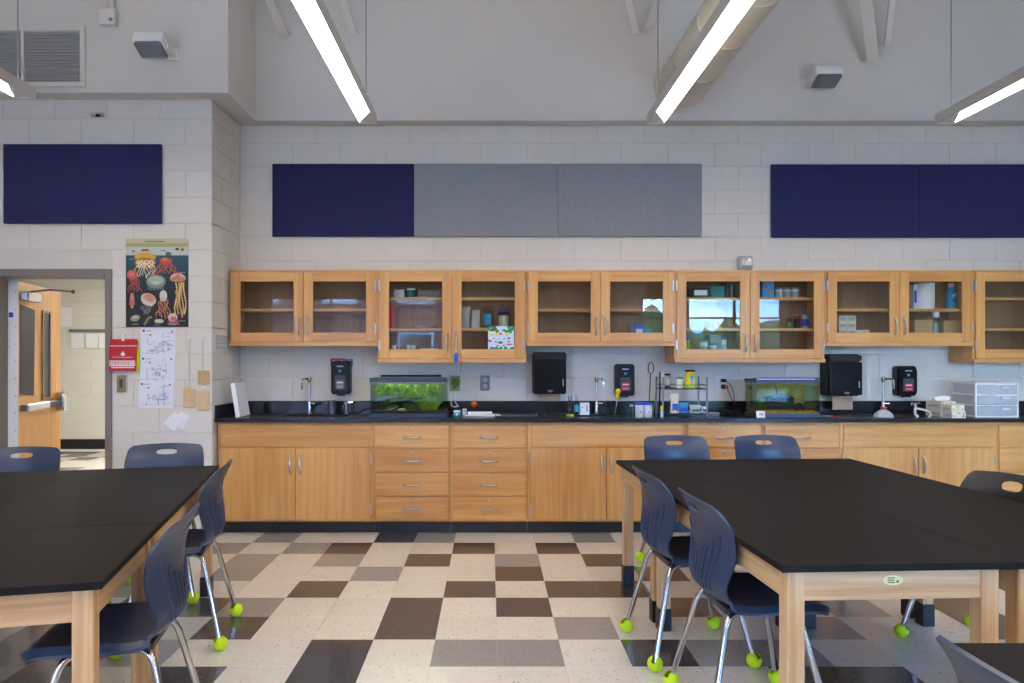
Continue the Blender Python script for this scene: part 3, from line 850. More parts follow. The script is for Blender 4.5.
def shell_mesh(mat, sz=.812, sa=.060, sb=.0155):
    prof = [(.240, .436, .160, 0), (.247, .460, .188, 0), (.205, .481, .205, .004), (.10, .480, .216, .012), (-.02, .472, .220, .018),
            (-.11, .470, .206, .022), (-.165, .491, .186, .03), (-.190, .545, .186, .042), (-.188, .61, .202, .052), (-.181, .68, .218, .056),
            (-.187, .75, .222, .052), (-.203, .805, .217, .042), (-.220, .842, .209, .034), (-.229, .862, .190, .026)]
    nv, nu = 64, 96
    pr = catmull(prof, nv); V = []
    global SHELL_PROF
    SHELL_PROF = (pr, nv)
    bm = bmesh.new()
    for j in range(nv + 1):
        x, z, hw, dish = pr[j]
        a, b = pr[max(0, j - 1)], pr[min(nv, j + 1)]
        tx, tz = b[0] - a[0], b[1] - a[1]; L = math.hypot(tx, tz) + 1e-9
        nx, nz_ = tz / L, -tx / L                     # points up on the seat, forward on the back
        for i in range(nu + 1):
            u = 2 * i / nu - 1
            off = dish * u * u
            if x > -.15 and j < nv * .42 and abs(u) > .9: off -= .022 * min(1, (abs(u) - .9) / .06)
            k_ = max(0.0, min(1.0, (z - .70) / .16)) if j > nv * .5 else 0.0
            zz = z - .020 * u * u * k_ * k_ * (3 - 2 * k_)
            V.append(bm.verts.new((x + nx * off, u * hw, zz + nz_ * off)))
    W = nu + 1
    inside = lambda y, z: (abs(y) / sa) ** 3 + (abs(z - sz) / sb) ** 3 < 1
    keep = []
    for j in range(nv):
        for i in range(nu):
            q = [V[j * W + i], V[j * W + i + 1], V[(j + 1) * W + i + 1], V[(j + 1) * W + i]]
            cy = sum(v.co.y for v in q) / 4; cz = sum(v.co.z for v in q) / 4
            if j > nv * .5 and inside(cy, cz): continue
            bm.faces.new(q)
    for v in [v for v in bm.verts if not v.link_faces]: bm.verts.remove(v)
    for v in bm.verts:                                  # round the slot outline
        if v.is_boundary and abs(v.co.y) < .075 and abs(v.co.z - sz) < .036 and v.co.x < -.15:
            y, dz = v.co.y, v.co.z - sz; k = ((abs(y) / sa) ** 3 + (abs(dz) / sb) ** 3) ** (1 / 3)
            v.co.y = y / k; v.co.z = sz + dz / k
    me = bpy.data.meshes.new('shell'); bm.to_mesh(me); bm.free()
    o = bpy.data.objects.new('tmp', me); COL.objects.link(o)
    s_ = o.modifiers.new('s', 'SOLIDIFY'); s_.thickness = .009; s_.offset = -1
    dg = bpy.context.evaluated_depsgraph_get(); out = bpy.data.meshes.new_from_object(o.evaluated_get(dg))
    bpy.data.objects.remove(o); out.name = 'shell'
    out.shade_smooth(); out.set_sharp_from_angle(angle=R(50)); out.materials.clear(); out.materials.append(M[mat])
    return out
SHELL = shell_mesh('shell')
def ball_mesh():
    bm = bmesh.new(); bmesh.ops.create_uvsphere(bm, u_segments=20, v_segments=14, radius=.034)
    dele = [f for f in bm.faces if f.calc_center_median().z > .012 and abs(f.calc_center_median().y) < .007]
    bmesh.ops.delete(bm, geom=dele, context='FACES')
    for v in bm.verts:
        if v.co.z > .0:
            k = v.co.z / .034
            if abs(v.co.y) > 1e-4: v.co.y += math.copysign(.004 * k, v.co.y)
    me = bpy.data.meshes.new('tennis_ball'); bm.to_mesh(me); bm.free(); me.shade_smooth(); me.materials.append(M['ball']); return me
BALL = ball_mesh()
def make_chair():
    t = thing('school_chair', 'x', 'chair', (0, 0, 0), 0, 'navy shell chairs at the lab tables')
    sh_ = link('shell', SHELL, None, t)
    for k in range(-4, 5): link('rib', rib_mesh(k * .165, *SHELL_PROF), None, sh_)
    obj('seat_frame', G().tube([(.13, -.13, .447), (-.12, -.13, .437)], .011).tube([(.13, .13, .447), (-.12, .13, .437)], .011).tube([(.02, -.13, .441), (.02, .13, .441)], .010).box(-.13, -.12, .431, -.10, .12, .452), 'darkgrey', t, smooth=True)
    for sx in (-1, 1):
        for sy in (-1, 1):
            fx, fy = sx * .228, sy * .228
            pts = [(sx * .05, sy * .12, .437), (sx * .10, sy * .135, .437), (sx * .128, sy * .15, .424), (sx * .145, sy * .160, .390), (fx, fy, .03)]
            lg = obj('leg', G().tube(catmull(pts[:-1], 12) + [pts[-1]], .0125, 10), 'chrome', t, smooth=True)
            link('tennis_ball', BALL, None, lg, (fx, fy, .033), (0, 0, R(random.uniform(0, 180))))
    return t
ch = make_chair(); cfirst = [True]
def place_chair(x, y, deg, label):
    if cfirst[0]: t = ch; cfirst[0] = False
    else: t = copy_tree(ch)
    t.location = (x, y, 0); t.rotation_euler = (0, 0, R(deg)); t['label'] = label
    return t
place_chair(.94, 3.38, 5, 'navy chair at the left side of the right table cluster, farther of the two')
place_chair(1.005, 2.77, 3, 'navy chair at the left side of the right table cluster, nearer of the two')
place_chair(1.27, 4.62, -87, 'navy chair behind the right table cluster, left of its pair')
place_chair(1.89, 4.64, -87, 'navy chair behind the right table cluster, right of its pair')
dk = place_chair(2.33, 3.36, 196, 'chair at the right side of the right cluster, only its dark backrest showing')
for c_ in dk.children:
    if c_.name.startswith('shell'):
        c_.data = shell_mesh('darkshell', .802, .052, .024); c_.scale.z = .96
place_chair(1.09, 1.195, 3, 'navy chair in the bottom right corner, cut off by the frame')
place_chair(-1.55, 3.54, 191, 'navy chair at the aisle side of the left cluster, farther one')
place_chair(-1.26, 2.42, 191, 'navy chair at the aisle side of the left cluster, nearest the camera')
place_chair(-1.955, 4.17, -77, 'navy chair behind the left cluster, below the floor plans')
place_chair(-2.74, 4.0, -77, 'navy chair behind the left cluster, in front of the open door')
#PART4
# ================================================================ ON THE WALLS
def panel(px0, px1, py0, py1, d, mat, label, dep=.03):
    x0, x1, z1, z0 = WX(px0, d), WX(px1, d), WZ(py0, d), WZ(py1, d)
    t = thing('acoustic_panel', label, 'wall panel', (x0, d, z0), 0, 'fabric acoustic panels high on the walls')
    obj('fabric_face', G().box(.001, -dep, 0, x1 - x0 - .001, -.004, z1 - z0, bev=.006, seg=2), mat, t)
    obj('backing', G().box(.02, -.004, .02, x1 - x0 - .02, -.0005, z1 - z0 - .02), 'darkgrey', t)
panel(5.5, 163, 145, 224, D_LEFT, 'navy', 'navy fabric panel on the left wall above the doorway')
panel(273, 414.4, 164.5, 237, D_BACK, 'navy', 'navy fabric panel joined to the grey ones')
panel(414.4, 557.5, 164.5, 237, D_BACK, 'greyfab', 'grey fabric panel between the navy panel and the other grey one')
panel(557.5, 701, 164.5, 237, D_BACK, 'greyfab', 'grey fabric panel at the right end of the grey pair')
panel(770, 916.5, 165, 238, D_BACK, 'navy', 'navy fabric panel right of the grey pair')
panel(916.5, 1062, 165, 238, D_BACK, 'navy', 'navy fabric panel running out of the right frame edge')

# return-air grille
x0, x1, z1, z0 = WX(-44, D_UPL), WX(86, D_UPL), WZ(27, D_UPL), WZ(87.5, D_UPL)
t = thing('air_grille', 'white framed louvred air grille on the upper left wall', 'vent', (x0, D_UPL, z0))
w_, h_ = x1 - x0, z1 - z0; b = .035
obj('frame', G().box(0, -.02, 0, w_, -.001, b).box(0, -.02, h_ - b, w_, -.001, h_).box(0, -.02, b, b, -.001, h_ - b).box(w_ - b, -.02, b, w_, -.001, h_ - b), 'steel_white', t)
xm = WX(24, D_UPL) - x0
obj('mullion', G().box(xm - .012, -.018, b, xm + .012, -.001, h_ - b), 'steel_white', t)
obj('backing', G().box(b, -.004, b, w_ - b, -.0008, h_ - b), 'lightgrey', t)
for a, c in ((b, xm - .012), (xm + .012, w_ - b)):
    g = G(); g.box(0, -.012, -.0015, c - a, .012, .0015, mtx=Matrix.Rotation(R(40), 4, 'X')); sm = g.mesh('slat'); sm.materials.append(M['louver'])
    for k in range(18): link('slat', sm, None, t, (a, -.0125, b + .012 + k * (h_ - 2 * b - .02) / 17.5))
# wall speakers
def speaker(px, py, d, s_, label):
    t = thing('wall_speaker', label, 'speaker', (WX(px, d), d, WZ(py, d)), 0, 'white wall speakers on the upper walls')
    m = Matrix.Translation((0, -.13, 0)) @ Matrix.Rotation(R(68), 4, 'X')
    obj('cabinet', G().box(-.115, -.02, -.085, .115, .075, .085, bev=.02, seg=2, mtx=m), 'white', t, smooth=True)
    obj('grille', G().box(-.1, -.028, -.075, .1, -.019, .075, bev=.012, mtx=m), 'grille', t)
    obj('bracket', G().box(s_ * .118, -.15, -.02, s_ * .13, -.001, .02).box(s_ * .06, -.012, -.045, s_ * .14, -.001, .045), 'white', t)
speaker(160, 55, D_UPL, 1, 'white wall speaker with grey grille beside the conduit box')
speaker(818.5, 85, D_UPB, -1, 'white wall speaker with grey grille right of the round duct')
t = thing('junction_box', 'white junction box with conduit rising out of the frame', 'electrical box', (WX(110, D_UPL), D_UPL, WZ(19, D_UPL)))
obj('box', G().box(-.065, -.055, -.06, .065, -.001, .06, bev=.006), 'steel_white', t)
obj('conduit', G().tube([(.03, -.028, .06), (.03, -.028, Z_CEIL - WZ(19, D_UPL) - .003)], .016, 10), 'steel_white', t, smooth=True)
obj('knockout', G().lathe([(.014, 0), (.014, .006)], (.035, -.055, -.03), 10, mY), 'grey', t)
t = thing('motion_sensor', 'small grey sensor on the block wall above the navy panel', 'sensor', (WX(98.5, D_LEFT), D_LEFT, WZ(116, D_LEFT)))
obj('base', G().box(-.05, -.03, -.012, .05, -.001, .022, bev=.008), 'lightgrey', t)
obj('eye', G().ball((.012, -.03, -.006), .016, 10, (1.3, 1, .7)), 'black', t)
t = thing('call_box', 'small clear-covered box on the wall above the sky-mirroring cabinet', 'wall box', (WX(744, D_BACK), D_BACK, WZ(263.5, D_BACK)))
obj('cover', G().box(-.06, -.05, -.06, .06, -.001, .06, bev=.01), 'lightgrey', t)
obj('dial', G().lathe([(.045, 0), (.045, .01), (.03, .016)], (.008, -.05, 0), 16, mY), 'nickel', t, smooth=True)
obj('window', G().box(-.02, -.072, -.025, .045, -.066, .012, bev=.002), 'white', t)

# ---- jellyfish chart
c = Canvas(120, 168, (26, 30, 42))
for k in range(40):
    f = k / 40; c.rect(0, .18 + .42 * f, 1, 1, tuple(int(a * (1 - f) + b * f) for a, b in zip((34, 92, 110), (30, 32, 42))))
c.rect(0, 0, 1, .055, (206, 196, 160)).rect(0, .055, 1, .10, (176, 178, 116)).rect(0, .095, 1, .19, (196, 206, 196)).rect(.3, .032, .62, .04, (150, 120, 90))
def tent(x, y, n, w_, L, sp, col, wd=.012, seed=1):
    q = random.Random(seed)
    for k in range(n):
        a = (k / max(1, n - 1) - .5); x0_ = x + a * w_; ph = q.uniform(0, 6); amp = q.uniform(.01, .025)
        c.line([(x0_ + a * sp * t_ / 6 + amp * math.sin(ph + t_ * 1.6), y + L * q.uniform(.85, 1.1) * t_ / 6) for t_ in range(7)], wd, col)
c.ell(.31, .145, .07, .028, (198, 70, 30), half=1).ell(.12, .145, .03, .014, (176, 140, 70)).ell(.68, .175, .05, .02, (90, 100, 96)).ell(.82, .12, .03, .014, (70, 60, 50)).ell(.90, .125, .035, .016, (150, 120, 70))
c.line([(.55, .14), (.6, .13), (.66, .16)], .01, (110, 120, 116))
c.ell(.31, .21, .17, .05, (226, 178, 44), half=0); tent(.31, .26, 9, .26, .17, .06, (224, 206, 160), .014, 2); c.ell(.31, .27, .17, .055, (186, 120, 62)); tent(.31, .25, 7, .24, .07, .0, (238, 222, 176), .02, 3)
tent(.64, .27, 8, .16, .13, .22, (214, 88, 54), .014, 4); c.ell(.64, .25, .10, .03, (208, 84, 52)).ell(.62, .235, .05, .02, (230, 120, 70))
tent(.14, .45, 8, .1, .15, .1, (176, 74, 66), .013, 5); c.ell(.10, .41, .085, .055, (198, 92, 84)).ell(.09, .40, .05, .03, (220, 120, 104))
c.ell(.48, .485, .155, .075, (128, 150, 138)).ell(.48, .475, .12, .05, (166, 184, 168)).ell(.48, .50, .06, .02, (206, 200, 160)); tent(.48, .53, 8, .22, .05, 0, (120, 140, 130), .01, 6)
for s_ in range(5):
    c.line([(.80 + .035 * s_ + .02 * math.sin(s_ + q_ * 1.1), .50 + .07 * q_) for q_ in range(6)], .022, (206, 160, 92) if s_ % 2 else (226, 190, 120))
c.line([(.80, .6), (.84, .72), (.88, .80), (.90, .88)], .03, (196, 150, 80)); c.ell(.83, .455, .125, .065, (222, 178, 158), half=1).ell(.83, .46, .125, .03, (206, 140, 112))
for k in range(5): c.line([(.83, .40), (.74 + .045 * k, .47)], .008, (190, 90, 70))
c.ell(.10, .70, .035, .09, (212, 130, 110)).ell(.10, .73, .045, .035, (196, 104, 90))
tent(.33, .76, 9, .2, .1, -.16, (112, 116, 116), .01, 8); c.ell(.36, .69, .125, .07, (206, 190, 172), ang=.4).ell(.38, .67, .09, .04, (214, 140, 116), ang=.4); c.line([(.26, .70), (.42, .755)], .018, (232, 220, 190))
tent(.6, .69, 6, .1, .2, .12, (206, 120, 80), .014, 9); c.ell(.6, .645, .06, .06, (210, 214, 204)).ell(.6, .69, .05, .02, (186, 196, 180))
c.ell(.15, .90, .08, .035, (150, 150, 124), ang=-.3).ell(.15, .89, .05, .02, (186, 182, 150)); c.line([(.30, .97), (.36, .9), (.40, .89)], .035, (140, 130, 90))
c.ell(.53, .935, .075, .026, (178, 182, 162)).ell(.53, .93, .05, .014, (206, 206, 186)); tent(.76, .92, 6, .1, .06, .05, (196, 120, 116), .014, 10); c.ell(.75, .89, .075, .045, (224, 190, 180)).ell(.76, .905, .05, .025, (196, 110, 110))
for k, (a, b_) in enumerate(((.1, .965), (.45, .975), (.7, .965), (.85, .93), (.05, .23), (.85, .38))): c.rect(a, b_, a + .1, b_ + .006, (170, 170, 160))
c.a *= .92
pw = WX(188.6, D_LEFT) - WX(126, D_LEFT); ph_ = WZ(238.5, D_LEFT) - WZ(327, D_LEFT)
tag(link('wall_poster', c.mesh('wall_poster', pw, ph_), 'print', None, (WX(126, D_LEFT), D_LEFT - .003, WZ(327, D_LEFT))), 'dark jellyfish chart poster above the floor plans', 'poster')

# ---- floor plans
def plan(seed, stripe):
    q = random.Random(seed); c = Canvas(72, 58, (226, 228, 238))
    c.ell(.09, .10, .035, .045, (40, 100, 160)); c.rect(.15, .09, .3, .12, (120, 140, 170), .7); c.rect(.12, .22, .3, .235, (190, 170, 170)); c.rect(.27, .21, .31, .27, (190, 60, 60))
    for k in range(34):
        x = q.uniform(.18, .8); y = q.uniform(.36, .86) if x < .6 else q.uniform(.12, .86); L = q.uniform(.05, .22)
        col = q.choice([(120, 124, 136), (96, 104, 124), (130, 150, 190)])
        if q.random() < .5: c.rect(x, y, min(.95, x + L), y + .014, col, .8)
        else: c.rect(x, y, x + .011, min(.92, y + L), col, .8)
    for k in range(9): x, y = q.uniform(.3, .8), q.uniform(.4, .8); c.rect(x, y, x + .09, y + .08, (150, 172, 212), .6)
    for k in range(4): x, y = q.uniform(.2, .8), q.uniform(.35, .85); c.rect(x, y, x + .03, y + .03, (200, 90, 90), .8)
    c.ell(.9, .12, .03, .035, (110, 110, 120)); c.rect(.04, .86, .5, .872, (206, 160, 166), .8)
    if stripe: c.rect(.72, .12, .74, .92, (120, 124, 136))
    return c
for (px0, px1, py0, py1, sd, st, lab) in ((141, 176, 328, 357, 1, 0, 'top floor plan sheet under the jellyfish poster'), (140.4, 175, 356, 383, 2, 0, 'middle floor plan sheet of the three on the wall'), (139, 173.5, 381.5, 408, 3, 1, 'bottom floor plan sheet of the three on the wall')):
    ww, hh = WX(px1, D_LEFT) - WX(px0, D_LEFT), WZ(py0, D_LEFT) - WZ(py1, D_LEFT)
    tag(link('floor_plan', plan(sd, st).mesh('floor_plan', ww, hh), 'print', None, (WX(px0, D_LEFT), D_LEFT - .002 - .0016 * (4 - sd), WZ(py1, D_LEFT))), lab, 'floor plan', 'evacuation floor plans on the left wall')

# ---- red emergency flip chart
d = D_LEFT; x0, x1 = WX(111, d), WX(139.3, d); z1, z0 = WZ(339.2, d), WZ(371, d)
w_, h_ = x1 - x0, z1 - z0
t = thing('emergency_chart', 'red emergency flip chart hanging beside the door frame', 'flip chart', (x0, d, z0))
obj('yellow_page', G().box(.016, -.021, .004, w_ + .010, -.016, h_ * .72), 'lime', t)
g = G(); g.prism([(.006, h_ * .80), (w_ - .004, h_ * .80), (w_ - .004, h_ - .01), (w_ - .014, h_), (.016, h_), (.006, h_ - .01)], -.030, -.015, 'Y'); obj('header_page', g, 'red', t)
g = G(); g.prism([(0, 0), (w_ - .012, 0), (w_ - .004, h_ * .77), (.004, h_ * .77)], -.032, -.022, 'Y'); obj('cover_page', g, 'red', t)
obj('spine_band', G().box(.004, -.0315, h_ * .765, w_ - .004, -.016, h_ * .805), 'lightgrey', t)
obj('title_band', G().box(.004, -.0335, h_ * .16, w_ - .016, -.0322, h_ * .33), 'white', t)
text_obj('title', 'EMERGENCY', .038, 'red', t, (w_ / 2 - .006, -.0338, h_ * .245), sx=.93)
obj('text_line', G().box(.02, -.0335, h_ * .095, w_ - .024, -.0322, h_ * .135), 'white', t)
obj('text_line', G().box(.028, -.0335, h_ * .42, w_ - .035, -.0322, h_ * .445), 'lightgrey', t)
g = G(); g.prism([(w_ / 2 - .014, h_ * .48), (w_ / 2 + .012, h_ * .48), (w_ / 2 + .016, h_ * .54), (w_ / 2 + .006, h_ * .57), (w_ / 2 - .001, h_ * .63), (w_ / 2 - .008, h_ * .57), (w_ / 2 - .018, h_ * .54)], -.0335, -.0322, 'Y'); obj('emblem', g, 'white', t)
obj('hook', G().box(w_ / 2 - .012, -.036, h_ - .014, w_ / 2 + .012, -.001, h_ + .04, bev=.004), 'white', t)
obj('wall_clip', G().box(.05, -.0155, h_ * .3, .15, -.001, h_ * .9), 'white', t)

t = thing('light_switch', 'bronze switch plate beside the door frame', 'switch', (WX(122.5, d), d, WZ(383.5, d)))
obj('backplate', G().box(-.034, -.008, -.066, .042, -.001, .066, bev=.002), 'lightgrey', t)
obj('plate', G().box(-.038, -.014, -.066, .032, -.008, .066, bev=.003), 'bronze', t)
obj('rocker', G().box(-.016, -.02, -.034, .01, -.014, .034, bev=.003), 'darkgrey', t)
def wood_tag(px, pyh, px0, px1, py0, py1, label, dark=False):
    t = thing('wooden_tag', label, 'wooden tag', (WX(px, d), d, WZ(pyh, d)), 0, 'wooden hall passes hanging on the left wall')
    zz0, zz1 = WZ(py1, d) - WZ(pyh, d), WZ(py0, d) - WZ(pyh, d); xx0, xx1 = WX(px0, d) - WX(px, d), WX(px1, d) - WX(px, d)
    obj('tag_board', G().box(xx0, -.012, zz0, xx1, -.004, zz1, bev=.004), 'cardboard' if dark else 'tagwood', t)
    obj('string', G().tube([(0, -.014, 0), (-.002, -.0135, (zz1) * .5), (0, -.013, zz1 - .012)], .003, 6), 'string', t)
    obj('hook', G().box(-.011, -.016, -.006, .011, -.001, .022, bev=.004), 'white', t)
wood_tag(190, 339, 184, 195.8, 388, 407.5, 'pale wooden tag on the longer string')
wood_tag(203.7, 339, 198.3, 210, 370.5, 384.5, 'brown wooden tag with printed lines on the shorter string', True)
wood_tag(204.5, 389, 198.3, 210, 390.5, 410.5, 'pale wooden tag below the brown tag')
sheet('folded_note', 166.5, 412, 182.5, 431, D_LEFT, 'white square note tilted on the wall, lying in front', rot=R(40), off=.012, th=.004)
sheet('folded_note', 175, 411, 189, 430, D_LEFT, 'white note half behind the tilted one', rot=R(25), off=.006, th=.002)
bpy.data.objects['folded_note'].scale = (.82, 1, .82); bpy.data.objects['folded_note.001'].scale = (.75, 1, .8)
yy = 5.70
t = thing('door_sign', 'small clear plastic sign on the return wall under the cabinet', 'sign', (X_COR, yy, WZ(342, yy)))
obj('plate', G().box(.001, -.13, -.055, .006, .13, .055, bev=.001), 'clearplastic', t)
obj('insert', G().box(.0062, -.1, -.03, .0068, .1, -.02).box(.0062, -.1, .0, .0068, .06, .008), 'lightgrey', t)

# outlets
def outlet(px, py, label, mat):
    t = thing('wall_outlet', label, 'outlet', (WX(px, D_BACK), D_BACK, WZ(py, D_BACK)))
    obj('plate', G().box(-.042, -.008, -.066, .042, -.001, .066, bev=.003), mat, t)
    for z in (-.028, .028): obj('receptacle', G().lathe([(.021, 0), (.021, .003), (.018, .004)], (0, -.008, z), 14, mY), 'lightgrey' if mat != 'white' else 'white', t, smooth=True)
    return t
outlet(485, 383, 'steel outlet plate right of the planted aquarium', 'grey')
po = outlet(721, 383.5, 'white outlet with plugs between the wire rack and the aquarium', 'white')
outlet(1027, 383, 'white outlet plate at the right frame edge above the counter', 'white')
t = thing('power_plugs', 'black plugs with an orange collar and hanging cords in the white outlet', 'plugs', (WX(723, 6.1), 6.08, WZ(383, 6.1)))
obj('plug', G().box(-.02, -.022, .008, .016, .03, .036, bev=.004), 'black', t); obj('plug', G().box(-.016, -.022, -.05, .016, .03, -.012, bev=.004), 'black', t)
obj('collar', G().lathe([(.014, 0), (.014, .022)], (.014, -.02, -.03), 10, mY), 'orange', t)
zc = ZC + .006 - WZ(383, 6.1)
obj('cord', G().tube(catmull([(.01, -.02, .02), (.05, -.03, -.02), (.075, -.04, -.1), (.07, -.05, zc + .03), (.05, -.12, zc), (-.06, -.2, zc)], 24), .0035, 6), 'black', t, smooth=True)
obj('cord', G().tube(catmull([(.014, -.04, -.03), (.03, -.05, -.09), (.06, -.05, -.15), (.1, -.07, zc), (.16, -.2, zc)], 24), .0035, 6), 'black', t, smooth=True)

# ---- soap and towel dispensers
def rrect(w_, h_, r, n=5, top=None):
    pts = []
    for cx_, cz_, a0, rr in ((w_ / 2 - r, h_ - (top or r), 0, top or r), (-w_ / 2 + r, h_ - (top or r), 90, top or r), (-w_ / 2 + r, r, 180, r), (w_ / 2 - r, r, 270, r)):
        for k in range(n + 1):
            a = R(a0 + 90 * k / n); pts.append((cx_ + r * math.cos(a), cz_ + rr * math.sin(a)))
    return pts
def soap(px, py0, py1, label, red):
    dd = 6.02; zb, zt = WZ(py1, dd), WZ(py0, dd); h_ = zt - zb; w_ = .165
    t = thing('soap_dispenser', label, 'soap dispenser', (WX(px, dd), D_BACK, zb), 0, 'black soap dispensers on the back wall')
    g = G(); g.prism(rrect(w_, h_, .025), -.075, -.001, 'Y'); obj('housing', g, 'black', t, smooth=True)
    g = G(); g.prism(rrect(w_ * .9, h_ * .9, .03), -.1, -.075, 'Y'); obj('front_cover', g, 'black', t, (0, 0, h_ * .04), smooth=True)
    obj('window', G().box(-.045, -.1035, h_ * .16, .045, -.1, h_ * .58, bev=.001), 'darkgrey', t)
    obj('soap_label', G().box(-.03, -.106, h_ * .17, .03, -.1036, h_ * .42), red, t)
    obj('label_stripe', G().box(-.026, -.1075, h_ * .34, .026, -.1061, h_ * .38), 'white', t)
    obj('label_stripe', G().box(-.026, -.1075, h_ * .22, .026, -.1061, h_ * .25), 'lightgrey', t)
    obj('lens_button', G().lathe([(.012, 0), (.012, .004), (.006, .006)], (0, -.1, h_ * .70), 12, mY), 'cyan', t, smooth=True)
    obj('brand_plate', G().box(-.028, -.1025, h_ * .82, .028, -.1, h_ * .86), 'lightgrey', t)
    obj('nozzle', G().box(-.03, -.09, -.012, .03, -.04, .0, bev=.002), 'blackmat', t)
    return t
soap(340, 361, 394.5, 'black soap dispenser under the small red and teal strip', 'grey')
soap(625.5, 364, 396, 'black soap dispenser above the yellow brush', 'red')
soap(908.5, 366, 396, 'black soap dispenser left of the clear drawers, with a red label', 'red')
t = thing('sign_strip', 'small red and teal sign strip above the first soap dispenser', 'sign', (WX(330, 6.1), D_BACK, WZ(366, 6.1)))
for k, m_ in enumerate(('red', 'red', 'teal')):
    o = obj('sign_square', G().box(.066 * k, -.003, 0, .066 * k + .064, -.001, .066 if k < 2 else .06), m_, t)
    obj('sign_mark', G().ball((.066 * k + .032, -.003, .034), .015, 10, (1, .08, 1)), 'paper', o)
def towel(px0, px1, py0, py1, tp, label):
    dd = 5.92; zb, zt = WZ(py1, dd), WZ(py0, dd); h_ = zt - zb; w_ = WX(px1, dd) - WX(px0, dd)
    t = thing('towel_dispenser', label, 'towel dispenser', (WX((px0 + px1) / 2, dd), D_BACK, zb), 0, 'black paper towel dispensers')
    g = G(); g.prism(rrect(w_, h_, .02, 6, .035), -.14, -.001, 'Y'); obj('housing', g, 'black', t, smooth=True)
    g = G(); g.prism(rrect(w_ * .95, h_ * .78, .012), -.20, -.14, 'Y'); obj('front_cover', g, 'black', t, (0, 0, h_ * .03), smooth=True)
    g = G(); g.prism(rrect(w_ * .98, h_ * .15, .02), -.188, -.14, 'Y'); obj('top_cover', g, 'blackmat', t, (0, 0, h_ * .83), smooth=True)
    obj('logo', G().box(-.022, -.202, h_ * .075, .022, -.2, h_ * .105).box(-.014, -.202, h_ * .055, .014, -.2, h_ * .075), 'grey', t)
    obj('level_window', G().box(w_ * .37, -.202, h_ * .2, w_ * .40, -.2, h_ * .36), 'lightgrey', t)
    obj('paper_towel', G().box(-w_ * .32, -.125, -tp, w_ * .32, -.123, .01), 'towel', t)
towel(533.5, 567, 352, 394.5, .06, 'black towel dispenser over the middle of the counter')
towel(831, 863, 354, 396.5, .115, 'black towel dispenser right of the murky aquarium')
#PART5
# ================================================================ ON THE COUNTER
def faucet(px, side, label):
    dd = 6.03; x = WX(px, dd); h_ = WZ(377, dd) - ZC
    t = thing('faucet', label, 'faucet', (x, dd, ZC), 0, 'tall chrome lab faucets')
    obj('base', G().lathe([(.024, 0), (.024, .006), (.016, .012), (.015, .09), (.012, .1)], seg=14), 'chrome', t, smooth=True)
    obj('riser', G().tube([(0, 0, .09), (0, 0, h_ - .02)], .0095, 10), 'chrome', t, smooth=True)
    obj('spout_head', G().lathe([(.011, 0), (.017, .01), (.017, .045), (.012, .05)], (0, 0, h_ - .045), 12), 'chrome', t, smooth=True)
    obj('spout', G().tube(catmull([(0, 0, h_ - .02), (side * .03, -.05, h_ - .015), (side * .045, -.08, h_ - .03), (side * .045, -.08, h_ - .1)], 12), .0085, 8), 'chrome', t, smooth=True)
    obj('valve', G().tube([(0, 0, .085), (.05, -.01, .085)], .012, 10), 'chrome', t, smooth=True)
    obj('handle', G().lathe([(.012, 0), (.024, .006), (.024, .022), (.012, .028)], (.05, -.01, .085), 12, Matrix.Rotation(R(90), 4, 'Y')), 'blackmat', t, smooth=True)
faucet(309.5, -1, 'chrome lab faucet at the first sink, near the return wall')
faucet(596.5, 1, 'chrome lab faucet at the middle sink')
faucet(883, 1, 'chrome lab faucet behind the white squeeze bottle, right-hand sink')
def turret(px, dd, label, hoses):
    t = thing('gas_turret', label, 'gas tap', (WX(px, dd), dd, ZC))
    obj('stem', G().lathe([(.022, 0), (.022, .006), (.012, .012), (.012, .075), (.018, .08), (.018, .1), (.01, .106)], seg=12), 'chrome', t, smooth=True)
    if not hoses:
        obj('lever', G().tube([(0, 0, .095), (.055, -.01, .1)], .009, 8), 'chrome', t, smooth=True); obj('nozzle', G().tube([(0, 0, .09), (-.02, -.03, .07)], .006, 8), 'chrome', t, smooth=True)
    else:
        obj('lever', G().tube([(-.03, 0, .095), (.04, 0, .1)], .008, 8), 'chrome', t, smooth=True)
        obj('hose', G().tube(catmull([(0, -.01, .06), (-.03, -.05, .055), (-.07, -.12, .02), (-.1, -.2, .01)], 12), .009, 8), 'white', t, smooth=True)
        obj('hose', G().tube(catmull([(0, -.01, .06), (.04, -.05, .05), (.05, -.12, .03), (.0, -.2, .01), (-.02, -.22, .01)], 14), .009, 8), 'white', t, smooth=True)
turret(346.5, 5.96, 'chrome gas tap just left of the planted aquarium', False)
turret(915, 5.82, 'chrome tap with two short white hoses left of the tissue boxes', True)
def lathe_thing(name, label, cat, px, dd, prof, mat, parts=(), z=ZC, group=None, seg=18):
    t = thing(name, label, cat, (WX(px, dd), dd, z), 0, group)
    obj('body', G().lathe(prof, seg=seg), mat, t, smooth=True)
    for nm, pf, m_ in parts: obj(nm, G().lathe(pf, seg=seg), m_, t, smooth=True)
    return t
lathe_thing('metal_cup', 'brushed metal cup between the first faucet and the gas tap', 'cup', 332, 5.95, [(.026, 0), (.03, .03), (.032, .105), (.036, .115), (.036, .12), (.03, .12), (.028, .01)], 'nickel', [('rim', [(.035, .112), (.039, .114), (.039, .121), (.035, .121)], 'nickel')])
